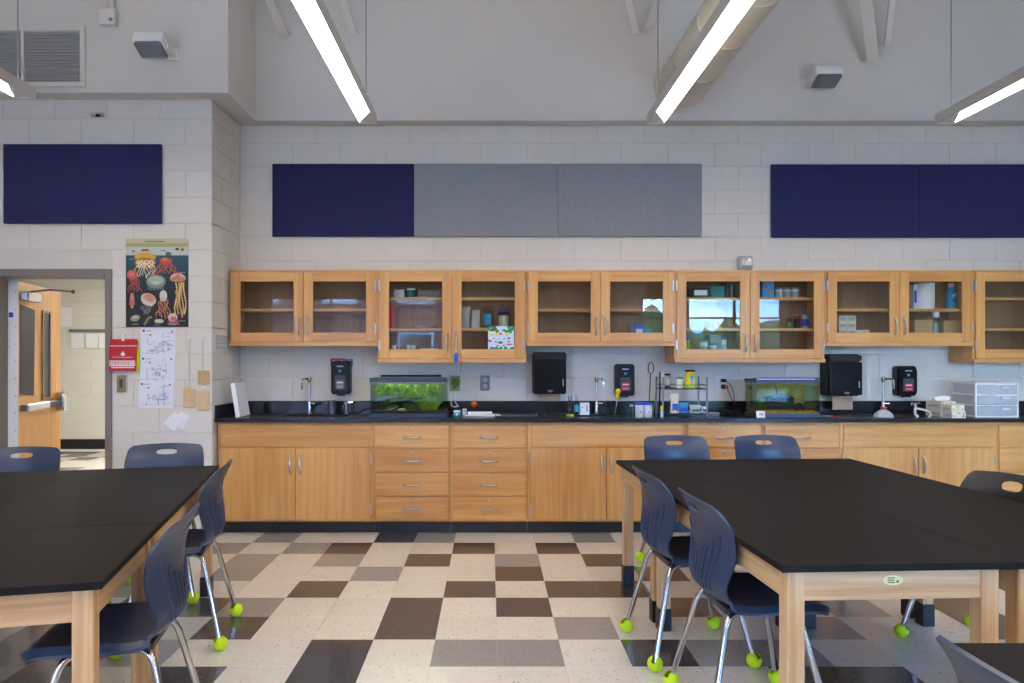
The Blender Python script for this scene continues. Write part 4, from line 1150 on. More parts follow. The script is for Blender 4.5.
# leaning white board at the return wall
t = thing('white_binder', 'thick white binder leaning against the return wall', 'binder', (-2.015, 5.60, ZC), 0)
m = Matrix.Rotation(R(-9), 4, 'Y')
obj('cover', G().box(0, 0, .001, .004, .23, .275, mtx=m).box(.030, 0, .001, .034, .23, .275, mtx=m), 'white', t)
obj('pages', G().box(.004, .008, .004, .030, .225, .268, mtx=m), 'lightgrey', t)
obj('spine', G().box(0, -.003, .001, .034, .0, .275, mtx=m), 'paper', t)
tag(obj('black_cable', G().tube(catmull([(WX(357, 5.95), 5.93, ZC + .006), (WX(360, 5.95), 5.95, ZC + .02), (WX(366, 5.95), 5.97, ZC + .045), (WX(370, 6.0), 6.06, ZC + .03), (WX(372, 6.05), 6.07, ZC + .006)], 18), .005, 6), 'black', smooth=True), 'black cable loop behind the left end of the planted aquarium', 'cable')

def leaves(n, x0, x1, y0, y1, z0, z1, L, wd, seed, spread=.5, droop=False, seg=3):
    """ribbon leaves growing from random roots"""
    q = random.Random(seed); bm = bmesh.new()
    for k in range(n):
        p = Vector((q.uniform(x0, x1), q.uniform(y0, y1), q.uniform(z0, z1)))
        dr = Vector((q.uniform(-spread, spread), q.uniform(-spread, spread), -1 if droop else 1)).normalized(); side = dr.cross(Vector((q.uniform(-1, 1), 1, 0))).normalized() * wd
        l_ = L * q.uniform(.6, 1.2); prev = None; bend = Vector((q.uniform(-.5, .5), q.uniform(-.3, .3), 0)) * l_
        for s_ in range(seg + 1):
            f = s_ / seg; c_ = p + dr * l_ * f + bend * f * f; w2 = side * (math.sin(math.pi * (f * .85 + .12)) + .05)
            a, b_ = bm.verts.new(c_ - w2), bm.verts.new(c_ + w2)
            if prev: bm.faces.new((prev[0], prev[1], b_, a))
            prev = (a, b_)
    me = bpy.data.meshes.new('plant'); bm.to_mesh(me); bm.free(); me.shade_smooth(); return me
def tank(px0, px1, dd, dep, h_, label, rim):
    x0, x1 = WX(px0, dd), WX(px1, dd); w_ = x1 - x0
    t = thing('aquarium', label, 'aquarium', (x0, dd, ZC))
    g_ = .006
    for nm, bb in (('front', (0, 0, w_, g_)), ('back', (0, dep - g_, w_, dep)), ('left', (0, g_, g_, dep - g_)), ('right', (w_ - g_, g_, w_, dep - g_))):
        obj(nm + '_glass', G().box(bb[0], bb[1], .012, bb[2], bb[3], h_ - .012), 'clear', t)
    obj('floor_glass', G().box(g_, g_, .01, w_ - g_, dep - g_, .016), 'clear', t)
    def ring(z0, z1, o_):
        return G().box(-o_, -o_, z0, w_ + o_, .008, z1, bev=.002).box(-o_, dep - .008, z0, w_ + o_, dep + o_, z1, bev=.002).box(-o_, .008, z0, .008, dep - .008, z1).box(w_ - .008, .008, z0, w_ + o_, dep - .008, z1)
    obj('bottom_rim', ring(0, .03, .003), rim, t); obj('top_rim', ring(h_ - .03, h_, .003), rim, t)
    obj('water', G().box(g_ + .001, g_ + .001, .06, w_ - g_ - .001, dep - g_ - .001, h_ - .055), 'water', t)
    return t, w_
t, w_ = tank(369.8, 446.2, 5.63, .30, .312, 'planted aquarium full of bright green plants, dark rim', 'blue_rim')
obj('lid', G().box(.01, .05, .301, w_ - .01, .29, .31), 'clear', t)
obj('lamp_hood', G().box(.06, .16, .31, w_ - .05, .26, .335, bev=.006), 'black', t)
obj('tube_lamp', G().box(.03, .10, .284, w_ - .03, .22, .292), 'tank_lamp', t)
obj('hood_knob', G().box(w_ - .09, .14, .31, w_ - .05, .18, .338, bev=.006), 'black', t)
obj('gravel_bed', G().box(.008, .008, .017, w_ - .008, .292, .052, bev=.004), 'gravel', t)
for k, (n_, x0, x1, y0, y1, z0, z1, L, wd, dr_, m_) in enumerate(((210, .05, w_ - .06, .06, .24, .235, .262, .075, .009, True, 'plant'), (40, .06, .36, .2, .25, .16, .25, .07, .008, True, 'plantdark'), (140, .40, .52, .09, .22, .04, .06, .12, .006, False, 'plant'),
        (36, .09, .18, .18, .22, .04, .06, .17, .006, False, 'plantdark'), (110, .26, .42, .12, .2, .10, .16, .06, .007, False, 'plant'), (36, .25, .40, .16, .27, .04, .06, .14, .006, False, 'plantdark'))):
    link('water_plant', leaves(n_, x0, x1, y0, y1, z0, z1, L, wd, 20 + k, .6, dr_), m_, t)
obj('driftwood', G().tube(catmull([(.04, .10, .09), (.18, .09, .105), (.28, .10, .125), (.36, .12, .14), (.43, .15, .15)], 16), [.008, .012, .012, .013, .016, .017, .018, .017, .016, .014, .013, .012, .011, .010, .009, .007, .005], 8), 'driftwood', t, smooth=True)
obj('driftwood', G().tube(catmull([(.30, .11, .125), (.35, .07, .10), (.40, .06, .05)], 8), .009, 7), 'driftwood', t, smooth=True)
g = G(); g.prism([(.03, .03), (.10, .053), (.235, .088), (.215, .078), (.12, .04)], .05, .058, 'Y'); obj('slate', g, 'lightgrey', t)
g = G(); g.prism([(.02, .12), (.20, .155), (.22, .165), (.12, .17), (.04, .15)], .12, .128, 'Y'); obj('slate', g, 'lightgrey', t)
obj('pebble', G().ball((.25, .04, .058), .02, 10, (1.6, 1, .7)), 'cream', t)
# hang-on breeder box with plants, right of the tank
tx = WX(449.6, 5.78)
f_ = thing('breeder_box', 'small clear box of plants hanging on the end of the planted aquarium', 'plant box', (tx, 5.76, WZ(391, 5.78)))
obj('box', G().box(0, 0, 0, .085, .004, .125).box(0, .09, 0, .085, .094, .125).box(0, .004, 0, .004, .09, .125).box(.081, .004, 0, .085, .09, .125).box(.004, .004, 0, .081, .09, .005), 'clear', f_)
link('water_plant', leaves(120, .028, .062, .015, .08, .01, .07, .05, .006, 51, .3), 'plantdark', f_)
obj('tube', G().tube(catmull([(.045, .045, .006), (.047, .045, -.05), (.05, .05, -.10), (.07, .02, -.125), (.02, -.02, -.12), (.01, .03, -.06)], 20), .003, 6), 'white', f_, smooth=True)

t = thing('water_tester', 'small teal and white pump beside the planted aquarium', 'pump', (WX(457, 5.72), 5.72, ZC))
obj('body', G().box(-.033, -.03, 0, .033, .03, .03, bev=.008), 'teal', t); obj('cap', G().box(-.030, -.028, .03, .030, .028, .05, bev=.008), 'white', t); obj('dial', G().lathe([(.010, 0), (.010, .004)], (0, -.03, .02), 10, mY), 'white', t)
t = thing('timer_plug', 'small white timer block next to the power strip', 'timer', (WX(464.5, 5.9), 5.9, ZC))
obj('block', G().box(-.018, -.02, 0, .018, .02, .05, bev=.004), 'white', t); obj('face', G().box(-.012, -.022, .028, .012, -.02, .044), 'lightgrey', t)
t = thing('power_strip', 'long white power strip with looping cable on the counter', 'power strip', (WX(480, 5.78), 5.78, ZC))
obj('body', G().box(-.1, -.03, .001, .1, .03, .034, bev=.005), 'white', t)
for k in range(4): obj('socket', G().box(-.085 + k * .045, -.018, .034, -.055 + k * .045, .018, .0355), 'lightgrey', t)
obj('cable', G().tube(catmull([(.1, 0, .012), (.15, -.01, .01), (.16, -.05, .007), (.08, -.08, .007), (-.06, -.075, .007), (-.12, -.05, .007)], 24), .006, 6), 'white', t, smooth=True)
t = thing('orange_float', 'bright orange float on a thin stem by the backsplash', 'float', (WX(474, 6.03), 6.03, ZC))
obj('stem', G().tube([(0, 0, .0), (0, 0, .05)], .003, 6), 'darkgrey', t); g = G(); g.lathe([(.004, 0), (.022, .02), (.03, .035), (.022, .052), (.004, .068)], (0, 0, .045), 8); obj('float_head', g, 'orange', t)
obj('foot', G().lathe([(.018, 0), (.018, .004)], seg=10), 'darkgrey', t)
t = thing('black_tray', 'flat black tray lying on the counter left of the glassware', 'tray', (WX(516, 5.70), 5.70, ZC))
obj('base', G().box(-.17, -.09, 0, .17, .09, .006, bev=.002), 'blackmat', t)
obj('rim', G().box(-.17, -.09, .006, .17, -.083, .016).box(-.17, .083, .006, .17, .09, .016).box(-.17, -.083, .006, -.163, .083, .016).box(.163, -.083, .006, .17, .083, .016), 'darkgrey', t)
# glassware
lathe_thing('measuring_cylinder', 'glass measuring cylinder with a lime green base', 'glassware', 570, 5.75, [(.016, .012), (.017, .16), (.020, .165), (.020, .168), (.015, .16), (.014, .014)], 'clear', [('base', [(.03, 0), (.03, .012), (.018, .016)], 'lime')])
lathe_thing('spray_bottle', 'slim blue-printed bottle beside the measuring cylinder', 'bottle', 576.5, 5.86, [(.02, 0), (.022, .01), (.022, .09), (.012, .11), (.010, .125)], 'clear', [('label', [(.0225, .03), (.0228, .03), (.0228, .08), (.0225, .08)], 'cyan'), ('neck', [(.010, .125), (.012, .127), (.012, .14), (.006, .175)], 'clear')])
t = thing('white_carton', 'white carton standing behind the middle sink', 'carton', (WX(584.5, 5.9), 5.9, ZC))
obj('body', G().box(-.038, -.025, 0, .038, .025, .098, bev=.001), 'paper', t); obj('print', G().box(.012, -.0262, .03, .022, -.0255, .08).box(-.028, -.0262, .06, -.012, -.0255, .066), 'grey', t); obj('flap', G().box(-.038, -.025, .0985, .038, .025, .100), 'white', t)
t = lathe_thing('glass_beaker', 'glass beaker with a ring handle behind the middle sink', 'beaker', 613, 6.0, [(.026, 0), (.029, .006), (.029, .095), (.033, .105), (.033, .108), (.027, .1), (.026, .004)], 'clear')
obj('handle', G().tube([(.058 + .03 * math.cos(R(a)), 0, .055 + .03 * math.sin(R(a))) for a in range(-150, 151, 25)], .005, 8), 'clear', t, smooth=True)
t = thing('cleaning_brush', 'yellow-headed brush standing in the glass beaker', 'brush', (WX(615, 6.0), 6.0, ZC + .006))
obj('handle', G().tube([(0, 0, 0), (.02, 0, .12)], .004, 8), 'white', t); obj('head', G().ball((.026, 0, .185), .024, 12, (1, .8, 1)).tube([(.02, 0, .115), (.018, 0, .14), (.022, 0, .17)], [.008, .016, .02], 10), 'yellow', t, smooth=True)
for px_, lab, m_ in ((639.5, 'left white tub with a shared blue lid', 'red'), (648, 'right white tub with a shared blue lid', 'orange')):
    t = lathe_thing('storage_tub', lab, 'tub', px_, 5.66, [(.030, 0), (.033, .004), (.035, .1), (.030, .1), (.028, .01)], 'white', [('lid', [(.037, .1), (.038, .102), (.038, .112), (.034, .116)], 'blue')], group='white tubs with blue lids')
    obj('label', G().box(-.012, -.0365, .03, .012, -.0345, .07), 'paper', t); obj('label_mark', G().box(-.006, -.037, .04, .006, -.0366, .052), m_, t)
lathe_thing('clear_jar', 'small clear jar left of the blue-lidded tubs', 'jar', 631.5, 5.68, [(.014, 0), (.015, .004), (.015, .085), (.012, .085), (.011, .006)], 'clear', [('lid', [(.016, .085), (.016, .098), (.012, .1)], 'lightgrey')])
# fish nets and sticks
t = thing('fish_net', 'black fish net with a teardrop loop leaning on the wall', 'fish net', (WX(648.5, 6.05), 6.05, ZC))
z1 = WZ(374, 6.05) - ZC
obj('handle', G().tube([(0, 0, 0.001), (.025, .03, z1)], .004, 6), 'black', t)
obj('loop', G().tube([(.028 + .024 * math.sin(a), .032, z1 + .05 - .05 * math.cos(a) ) for a in [k * math.pi / 8 for k in range(17)]], .004, 6), 'black', t, smooth=True)
tag(obj('green_stick', G().tube([(WX(653, 6.0), 6.0, ZC + .004), (WX(658, 6.05), 6.07, WZ(378, 6.05))], .004, 6).ball((WX(658, 6.05), 6.07, WZ(378, 6.05)), .007, 8), 'green'), 'thin green stick leaning beside the fish net', 'stick')
t = thing('black_rod', 'black rod standing at the left post of the wire rack', 'rod', (WX(659.5, 5.97), 5.97, ZC))
obj('rod', G().tube([(0, 0, .012), (.004, 0, .35)], .006, 8), 'black', t); obj('foot', G().lathe([(.025, 0), (.025, .008), (.01, .014)], seg=12), 'black', t); obj('tip', G().ball((.004, 0, .352), .008, 8), 'darkgrey', t)
# wire rack
xr0, xr1, yr0, yr1 = WX(663, 5.72), WX(707, 5.72), 5.72, 5.95
t = thing('wire_rack', 'two-tier black wire rack holding fish food', 'rack', (xr0, yr0, ZC)); w_ = xr1 - xr0; dp = yr1 - yr0
ztop = WZ(377, 5.72) - ZC
for x in (0, w_):
    for y in (0, dp): obj('post', G().box(x - .006, y - .006, 0, x + .006, y + .006, ztop), 'grey', t)
zs2 = WZ(389, 5.72) - ZC
for zz, nm in ((.02, 'lower_tier'), (zs2, 'upper_tier')):
    g = G()
    for k in range(9): x = .006 + (w_ - .012) * k / 8; g.box(x - .0015, 0, zz - .0015, x + .0015, dp, zz + .0015)
    for y in (0, dp): g.box(.006, y - .003, zz - .004, w_ - .006, y + .003, zz + .003).box(.006, y - .002, zz + .03, w_ - .006, y + .002, zz + .034)
    for x in (0, w_): g.box(x - .002, .006, zz + .03, x + .002, dp - .006, zz + .034).box(x - .003, .006, zz - .004, x + .003, dp - .006, zz + .003)
    obj(nm, g, 'blackmat', t)
zu = ZC + zs2 + .0035; zl = ZC + .0235
def jar(px, dd, z, r, h_, body, lid, label, lidh=.016, content=None, lab=None, group=None, name='jar', cat='jar'):
    parts = [('lid', [(r * .98, h_), (r * 1.04, h_ + .001), (r * 1.04, h_ + lidh - .002), (r * .9, h_ + lidh)], lid)]
    if content: parts.append(('contents', [(r * .86, .004), (r * .86, h_ * .75), (.001, h_ * .76)], content))
    if lab: parts.append(('label', [(r * 1.005, h_ * .2), (r * 1.012, h_ * .2), (r * 1.012, h_ * .75), (r * 1.005, h_ * .75)], lab))
    return lathe_thing(name, label, cat, px, dd, [(r * .9, 0), (r, .004), (r, h_ * .9), (r * .92, h_)], body, parts, z, group)
jar(667.5, 5.80, zu, .024, .105, 'clear', 'black', 'tall spice jar with copper cap band on the rack', content='darkgrey', lab='lightgrey')
jar(679.5, 5.80, zu, .028, .075, 'cream', 'green', 'squat cream jar with a green lid on the rack')
t = jar(690, 5.80, zu, .040, .135, 'yellow', 'black', 'yellow fish food can with black lid on the rack', name='food_can', cat='can')
g = G(); g.prism([(-.014, .03), (.0, .05), (-.004, .075), (-.018, .085), (-.006, .1), (.012, .105), (.022, .092), (.012, .08), (.014, .055), (.004, .03)], -.0415, -.0395, 'Y'); obj('print', g, 'cyan', t)
obj('print_band', G().lathe([(.0405, .012), (.041, .012), (.041, .035), (.0405, .035)], seg=18), 'lime', t, smooth=True)
def bag(px, dd, z, w_, h_, dep, mat, mat2, label):
    t = thing('food_bag', label, 'bag', (WX(px, dd), dd, z))
    bm = bmesh.new(); n = 10; rows = []
    for j in range(n + 1):
        f = j / n; ww = w_ * (1 - .12 * math.sin(f * 3.1) + .05 * math.sin(f * 9)); dd_ = dep * (1 - f ** 1.5) + .004
        rows.append([bm.verts.new((ww / 2 * math.cos(a) , dd_ / 2 * math.sin(a) + .004 * math.sin(f * 7 + a), h_ * f)) for a in [2 * math.pi * k / 14 for k in range(14)]])
    for j in range(n):
        for k in range(14): bm.faces.new((rows[j][k], rows[j][(k + 1) % 14], rows[j + 1][(k + 1) % 14], rows[j + 1][k]))
    bm.faces.new(rows[0][::-1]); bm.faces.new(rows[-1]); g_ = G(); g_.bm.free(); g_.bm = bm
    obj('pouch', g_, mat, t, smooth=True)
    obj('print', G().box(-w_ * .3, -dep * .52, h_ * .12, w_ * .3, -dep * .42, h_ * .5, bev=.001), mat2, t)
bag(674.5, 5.80, zl, .075, .155, .05, 'cream', 'blue', 'upright printed food pouch on the lower rack tier')
bag(683.5, 5.82, zl, .085, .085, .06, 'cyan', 'blue', 'slumped light blue bag on the lower rack tier')
bag(695, 5.80, zl, .10, .065, .06, 'lightgrey', 'green', 'low grey packet right of the blue bag on the rack')
bag(704, 5.84, zl, .05, .05, .05, 'white', 'grey', 'crumpled white packet at the right end of the rack')
lathe_thing('marker_pen', 'yellow-capped pen standing at the left of the rack', 'pen', 661.5, 5.68, [(.008, 0), (.009, .004), (.009, .05), (.004, .056)], 'white', [('cap', [(.010, .05), (.0105, .052), (.0105, .085), (.006, .09)], 'yellow')])
t = thing('power_adapter', 'black power adapters and coiled cords on the counter by the outlet', 'adapter', (WX(735, 5.9), 5.9, ZC))
obj('brick', G().box(-.03, -.03, 0, .03, .03, .04, bev=.006), 'black', t); obj('brick', G().box(-.10, -.05, 0, -.04, .01, .035, bev=.006), 'black', t)
obj('cord', G().tube([(-.07 + .07 * math.cos(k * .45), -.10 + .045 * math.sin(k * .45), .006 + .0012 * k) for k in range(34)], .004, 6), 'black', t, smooth=True)
lathe_thing('coiled_tube', 'coil of clear air tube right of the wire rack', 'tube coil', 714, 5.84, [(.02, 0), (.042, 0), (.045, .012), (.042, .024), (.02, .024)], 'clearplastic', [('tie', [(.043, .008), (.047, .01), (.047, .015), (.043, .017)], 'grey')])

# murky aquarium
m_, n_, b_, o_ = new_mat('algae_film'); 
b_.inputs['Base Color'].default_value = lin((212, 194, 104)); b_.inputs['Roughness'].default_value = .7
tr_ = n_.nodes.new('ShaderNodeBsdfTransparent'); tr_.inputs[0].default_value = lin((240, 226, 160)); mx_ = n_.nodes.new('ShaderNodeMixShader')
nz_ = n_.nodes.new('ShaderNodeTexNoise'); nz_.inputs['Scale'].default_value = 9; rp_ = n_.nodes.new('ShaderNodeValToRGB')
rp_.color_ramp.elements[0].position = .3; rp_.color_ramp.elements[0].color = (.35, .35, .35, 1); rp_.color_ramp.elements[1].position = .7; rp_.color_ramp.elements[1].color = (.8, .8, .8, 1)
n_.links.new(obj_coords(n_), nz_.inputs['Vector']); n_.links.new(nz_.outputs['Fac'], rp_.inputs[0]); n_.links.new(rp_.outputs[0], mx_.inputs[0])
n_.links.new(tr_.outputs[0], mx_.inputs[1]); n_.links.new(b_.outputs[0], mx_.inputs[2]); n_.links.new(mx_.outputs[0], o_.inputs[0])
M['algae'] = m_
t, w_ = tank(757, 820, 5.60, .27, .306, 'murky aquarium with golden gravel and violet lamp glow', 'blue_rim')
obj('algae_film', G().box(.008, .258, .05, w_ - .008, .262, .28), 'algae', t)
obj('lid', G().box(.008, .03, .296, w_ - .008, .262, .303), 'clear', t)
obj('led_bar', G().box(.0, .03, .306, w_, .075, .318, bev=.003), 'darkgrey', t)
obj('led_strip', G().box(.02, .036, .3035, w_ - .02, .068, .3055), 'led', t)
q = random.Random(5); g = G()
g.box(.008, .008, .018, w_ - .008, .255, .046, bev=.003)
for k in range(150): g.ball((q.uniform(.015, w_ - .015), q.uniform(.012, .24), .046 + q.uniform(-.003, .006)), q.uniform(.006, .011), 5, (1, 1, .75))
o = obj('gravel_bed', g, 'gold_gravel', t); o['kind'] = 'stuff'
obj('filter_box', G().box(.14, .14, .06, .36, .24, .16, bev=.012, seg=2), 'blackmat', t); obj('filter_top', G().box(.15, .10, .15, .30, .22, .172, bev=.006), 'cyan', t)
obj('filter_pipe', G().tube(catmull([(.23, .2, .16), (.24, .2, .2), (.22, .2, .25), (.22, .2, .295)], 10), .006, 8), 'darkgrey', t, smooth=True)
obj('heater', G().tube([(-.0 + .03, .2, .07), (.035, .21, .27)], .009, 8), 'darkgrey', t)
obj('rock', G().ball((.40, .15, .07), .045, 9, (1, .8, .9)), 'driftwood', t)
link('water_plant', leaves(40, .03, .1, .1, .22, .05, .06, .12, .004, 77, .5), 'plantdark', t)
t = thing('test_kit', 'small white packet leaning on the murky aquarium corner', 'packet', (WX(761.5, 5.565), 5.575, ZC))
obj('packet', G().box(-.035, 0, .002, .035, .006, .055, bev=.002, mtx=Matrix.Rotation(R(-8), 4, 'X')), 'paper', t); obj('print', G().box(-.015, -.0012, .02, .02, -.0004, .04, mtx=Matrix.Rotation(R(-8), 4, 'X')), 'lightgrey', t)
t = thing('marker_pen', 'pinkish pen lying flat right of the murky aquarium', 'pen', (WX(826, 5.68), 5.68, ZC))
obj('barrel', G().tube([(-.06, 0, .006), (.04, .01, .006)], .0055, 8), 'grey', t); obj('cap', G().tube([(.04, .01, .006), (.065, .0125, .006)], .006, 8), 'red', t)
# squeeze bottle with red collar
lathe_thing('squeeze_bottle', 'white dome-shaped bottle with red collar at the right-hand sink', 'bottle', 883.5, 5.63, [(.068, 0), (.074, .006), (.066, .026), (.044, .048), (.018, .062), (.016, .066)], 'lightgrey', [('collar', [(.020, .064), (.022, .066), (.022, .084), (.018, .086)], 'red'), ('spout', [(.010, .086), (.008, .13), (.004, .135)], 'clearplastic')])
# tissue boxes
def tissue(px, dd, z, w_, dp, h_, rz, label, tissue_out=False):
    t = thing('tissue_box', label, 'tissue box', (WX(px, dd), dd, z), R(rz), 'patterned tissue boxes')
    obj('carton', G().box(-w_ / 2, -dp / 2, 0, w_ / 2, dp / 2, h_, bev=.002), 'cream', t)
    q = random.Random(int(px * 7)); k = 0
    nx = int(w_ / .03)
    for a in range(nx):
        for zz in (h_ * .3, h_ * .7):
            x = -w_ / 2 + w_ * (a + .5) / nx; obj('leaf_print', G().box(x - .009, -dp / 2 - .0008, zz - h_ * .15, x + .007, -dp / 2 - .0001, zz + h_ * .12), q.choice(['lightgrey', 'grey', 'lime', 'paper']), t)
    obj('side_print', G().box(-w_ / 2 - .0008, -dp * .4, h_ * .15, -w_ / 2 - .0001, dp * .4, h_ * .5), 'lightgrey', t)
    if tissue_out:
        g_ = G(); g_.prism([(-.05, 0), (.05, 0), (.075, .03), (.03, .042), (-.02, .035), (-.07, .02)], -.012, .014, 'Y'); obj('tissue', g_, 'paper', t, (0, 0, h_))
tissue(941, 5.80, ZC, .13, .20, .062, 0, 'lower tissue box of the left stack by the clear drawers')
tissue(941, 5.80, ZC + .0625, .125, .20, .062, 0, 'upper tissue box of the left stack with a tissue pulled out', True)
tissue(954, 5.62, ZC, .11, .12, .055, 0, 'lower patterned box in front of the clear drawers')
tissue(953, 5.62, ZC + .0555, .105, .12, .05, 0, 'upper patterned box in front of the clear drawers')
# plastic drawer unit
x0, x1 = WX(972, 5.70), WX(1015, 5.70); w_ = x1 - x0; dp = .30; h_ = .272
t = thing('drawer_tower', 'clear plastic three-drawer unit with white frame at the right end', 'drawer unit', (x0, 5.66, ZC))
th = .012
g = G()
for x in (0, w_ - th): g.box(x, 0, 0, x + th, .015, h_).box(x, dp - .015, 0, x + th, dp, h_)
for k in range(4):
    z = k * (h_ - th) / 3; g.box(th, 0, z, w_ - th, .012, z + th).box(0, .015, z, th, dp - .015, z + th).box(w_ - th, .015, z, w_, dp - .015, z + th)
obj('frame', g, 'white', t); obj('top', G().box(-.003, -.004, h_, w_ + .003, dp, h_ + .008, bev=.003), 'white', t)
obj('side_skin', G().box(.003, .016, th, .006, dp - .016, h_ - .002), 'clearplastic', t)
q = random.Random(3)
for k in range(3):
    z = k * (h_ - th) / 3 + th
    d_ = obj('drawer', G().box(th + .002, .002, z + .003, w_ - th - .002, .006, z + .072).box(th + .002, .006, z + .003, th + .005, dp - .02, z + .06).box(w_ - th - .005, .006, z + .003, w_ - th - .002, dp - .02, z + .06).box(th + .005, .006, z + .002, w_ - th - .005, dp - .02, z + .004), 'clearplastic', t)
    obj('grip', G().box(w_ / 2 + .03, -.008, z + .045, w_ / 2 + .1, .002, z + .06, bev=.002), 'white', d_)
    obj('contents', G().box(.04 + .03 * k, .05, z + .0065, .26, .2, z + .03, bev=.004), 'paper', d_); obj('contents', G().box(.05, .03, z + .0065, .09, .045, z + .045, bev=.004), 'lightgrey', d_)

# ================================================================ INSIDE THE WALL CABINETS
ZS0, ZS1 = 1.5215, 1.8015                     # short: bottom, shelf
ZT0, ZT1, ZT2 = 1.3845, 1.6395, 1.8945        # deep: bottom, lower shelf, upper shelf
def carton(px0, px1, dd, z, h_, dep, mat, label, stripe=None, cat='box', name='carton', group=None):
    w_ = WX(px1, dd) - WX(px0, dd)
    t = thing(name, label, cat, (WX((px0 + px1) / 2, dd), dd, z), 0, group)
    obj('body', G().box(-w_ / 2, -dep / 2, 0, w_ / 2, dep / 2, h_, bev=.0015), mat, t)
    obj('flap', G().box(-w_ / 2 + .002, -.001, h_, w_ / 2 - .002, .001, h_ + .0008), 'lightgrey', t)
    if stripe: obj('print', G().box(-w_ * .38, -dep / 2 - .0008, h_ * .25, w_ * .38, -dep / 2 - .0001, h_ * .75), stripe, t)
    return t
# first cabinet
lathe_thing('small_dish', 'small dark dish on the shelf of the first wall cabinet', 'dish', 257, 5.98, [(.02, 0), (.035, .012), (.037, .016), (.02, .006)], 'darkgrey', z=ZS1)
# second cabinet
carton(395, 405, 5.98, ZT2, .07, .12, 'lightgrey', 'grey carton on the top shelf, left door of the drawing cabinet')
jar(411, 5.98, ZT2, .035, .07, 'teal', 'white', 'teal jar on the top shelf of the drawing cabinet')
carton(418, 440, 5.99, ZT2, .06, .14, 'grey', 'low grey carton on the top shelf behind the left door of the drawing cabinet')
carton(389.5, 394.5, 5.93, ZT1, .19, .14, 'red', 'red book standing on the lower shelf behind the left door', cat='book', name='book')
lathe_thing('white_plate', 'white dish on the lower shelf of the drawing cabinet', 'dish', 424, 5.98, [(.05, 0), (.1, .02), (.105, .026), (.1, .026), (.05, .008)], 'white', z=ZT1, seg=24)
for px_, lab in ((394, 'small white cup at the left bottom of the drawing cabinet'), (409, 'small white cup, left of the middle pair in the drawing cabinet'), (413.5, 'small white cup, right of the middle pair in the drawing cabinet')):
    lathe_thing('small_cup', lab, 'cup', px_, 5.93, [(.014, 0), (.016, .003), (.018, .11), (.016, .11), (.014, .005)], 'white', [('rim', [(.0178, .108), (.0195, .109), (.0195, .114), (.0178, .114)], 'white')], z=ZT0, group='small white cups')
carton(421, 438, 5.95, ZT0, .085, .14, 'white', 'low white tray at the bottom of the drawing cabinet', cat='tray', name='flat_tray')
for px0_, px1_, h_, lab in ((461.5, 470, .185, 'taller frosted container behind the right door of the drawing cabinet'), (471.5, 480, .155, 'shorter frosted container behind the right door of the drawing cabinet')):
    t = carton(px0_, px1_, 5.97, ZT1, h_, .1, 'clearplastic', lab, cat='container', name='frosted_container')
    obj('liner', G().box(-.028, -.04, .003, .028, .04, h_ * .8), 'lightgrey', t)
jar(487.5, 5.97, ZT1, .034, .165, 'clear', 'red', 'clear jar with red lid and blue print in the drawing cabinet', lab='cyan')
jar(503.5, 5.98, ZT1, .05, .145, 'clear', 'blue', 'wide clear jar with blue lid in the drawing cabinet', content='cream')
# child's drawing on the pane
c = Canvas(52, 52, (206, 218, 232)); q = random.Random(4)
for k in range(26): c.ell(q.random(), q.uniform(0, .24), .07, .05, q.choice([(10, 140, 70), (20, 150, 90), (0, 120, 60)]), ang=q.uniform(-1, 1))
for k in range(24): c.ell(q.random(), q.uniform(.86, 1), .07, .06, q.choice([(10, 140, 80), (20, 150, 110), (0, 130, 90)]), ang=q.uniform(-1, 1))
for x, y, r1, r2, col in ((.15, .33, .08, .05, (240, 210, 20)), (.32, .32, .05, .07, (240, 200, 20)), (.72, .33, .08, .04, (240, 210, 30)), (.28, .07, .05, .05, (190, 20, 60)), (.48, .31, .06, .04, (200, 20, 60)), (.07, .58, .08, .04, (210, 70, 120)), (.82, .72, .13, .03, (220, 70, 120)), (.8, .48, .07, .04, (170, 110, 80)), (.8, .61, .05, .03, (20, 110, 190)), (.48, .65, .10, .05, (10, 120, 100)), (.24, .90, .06, .05, (10, 100, 180)), (.3, .62, .05, .04, (180, 120, 110)), (.36, .77, .04, .03, (40, 80, 130)), (.6, .77, .05, .03, (60, 150, 190)), (.55, .2, .06, .03, (230, 190, 220)), (.62, .5, .03, .03, (40, 110, 170)), (.22, .48, .05, .02, (150, 130, 170)), (.42, .52, .03, .03, (220, 170, 220))): c.ell(x, y, r1, r2, col)
dd = 5.806; w_ = WX(514, dd) - WX(488, dd); h_ = WZ(326.2, dd) - WZ(351.4, dd)
tag(link('childs_drawing', c.mesh('childs_drawing', w_, h_), 'print', None, (WX(488, dd), dd, WZ(351.4, dd))), 'colourful garden drawing stuck to the glass cabinet door', 'drawing')
t = thing('key_tag', 'blue key tag hanging from the drawing cabinet handle', 'key tag', (WX(456.3, 5.77), 5.768, WZ(352, 5.77)))
obj('tag', G().box(-.018, -.004, -.085, .014, .004, -.012, bev=.003), 'blue', t); obj('ring', G().tube([(.012 * math.sin(a), 0, .0 + .014 * math.cos(a)) for a in [k * math.pi / 6 for k in range(13)]], .002, 6), 'nickel', t)
obj('chain', G().tube(catmull([(.006, -.002, -.012), (.03, 0, -.02), (.042, .0, -.06), (.036, .0, -.13), (.034, 0, -.17)], 14), .002, 5), 'darkgrey', t)
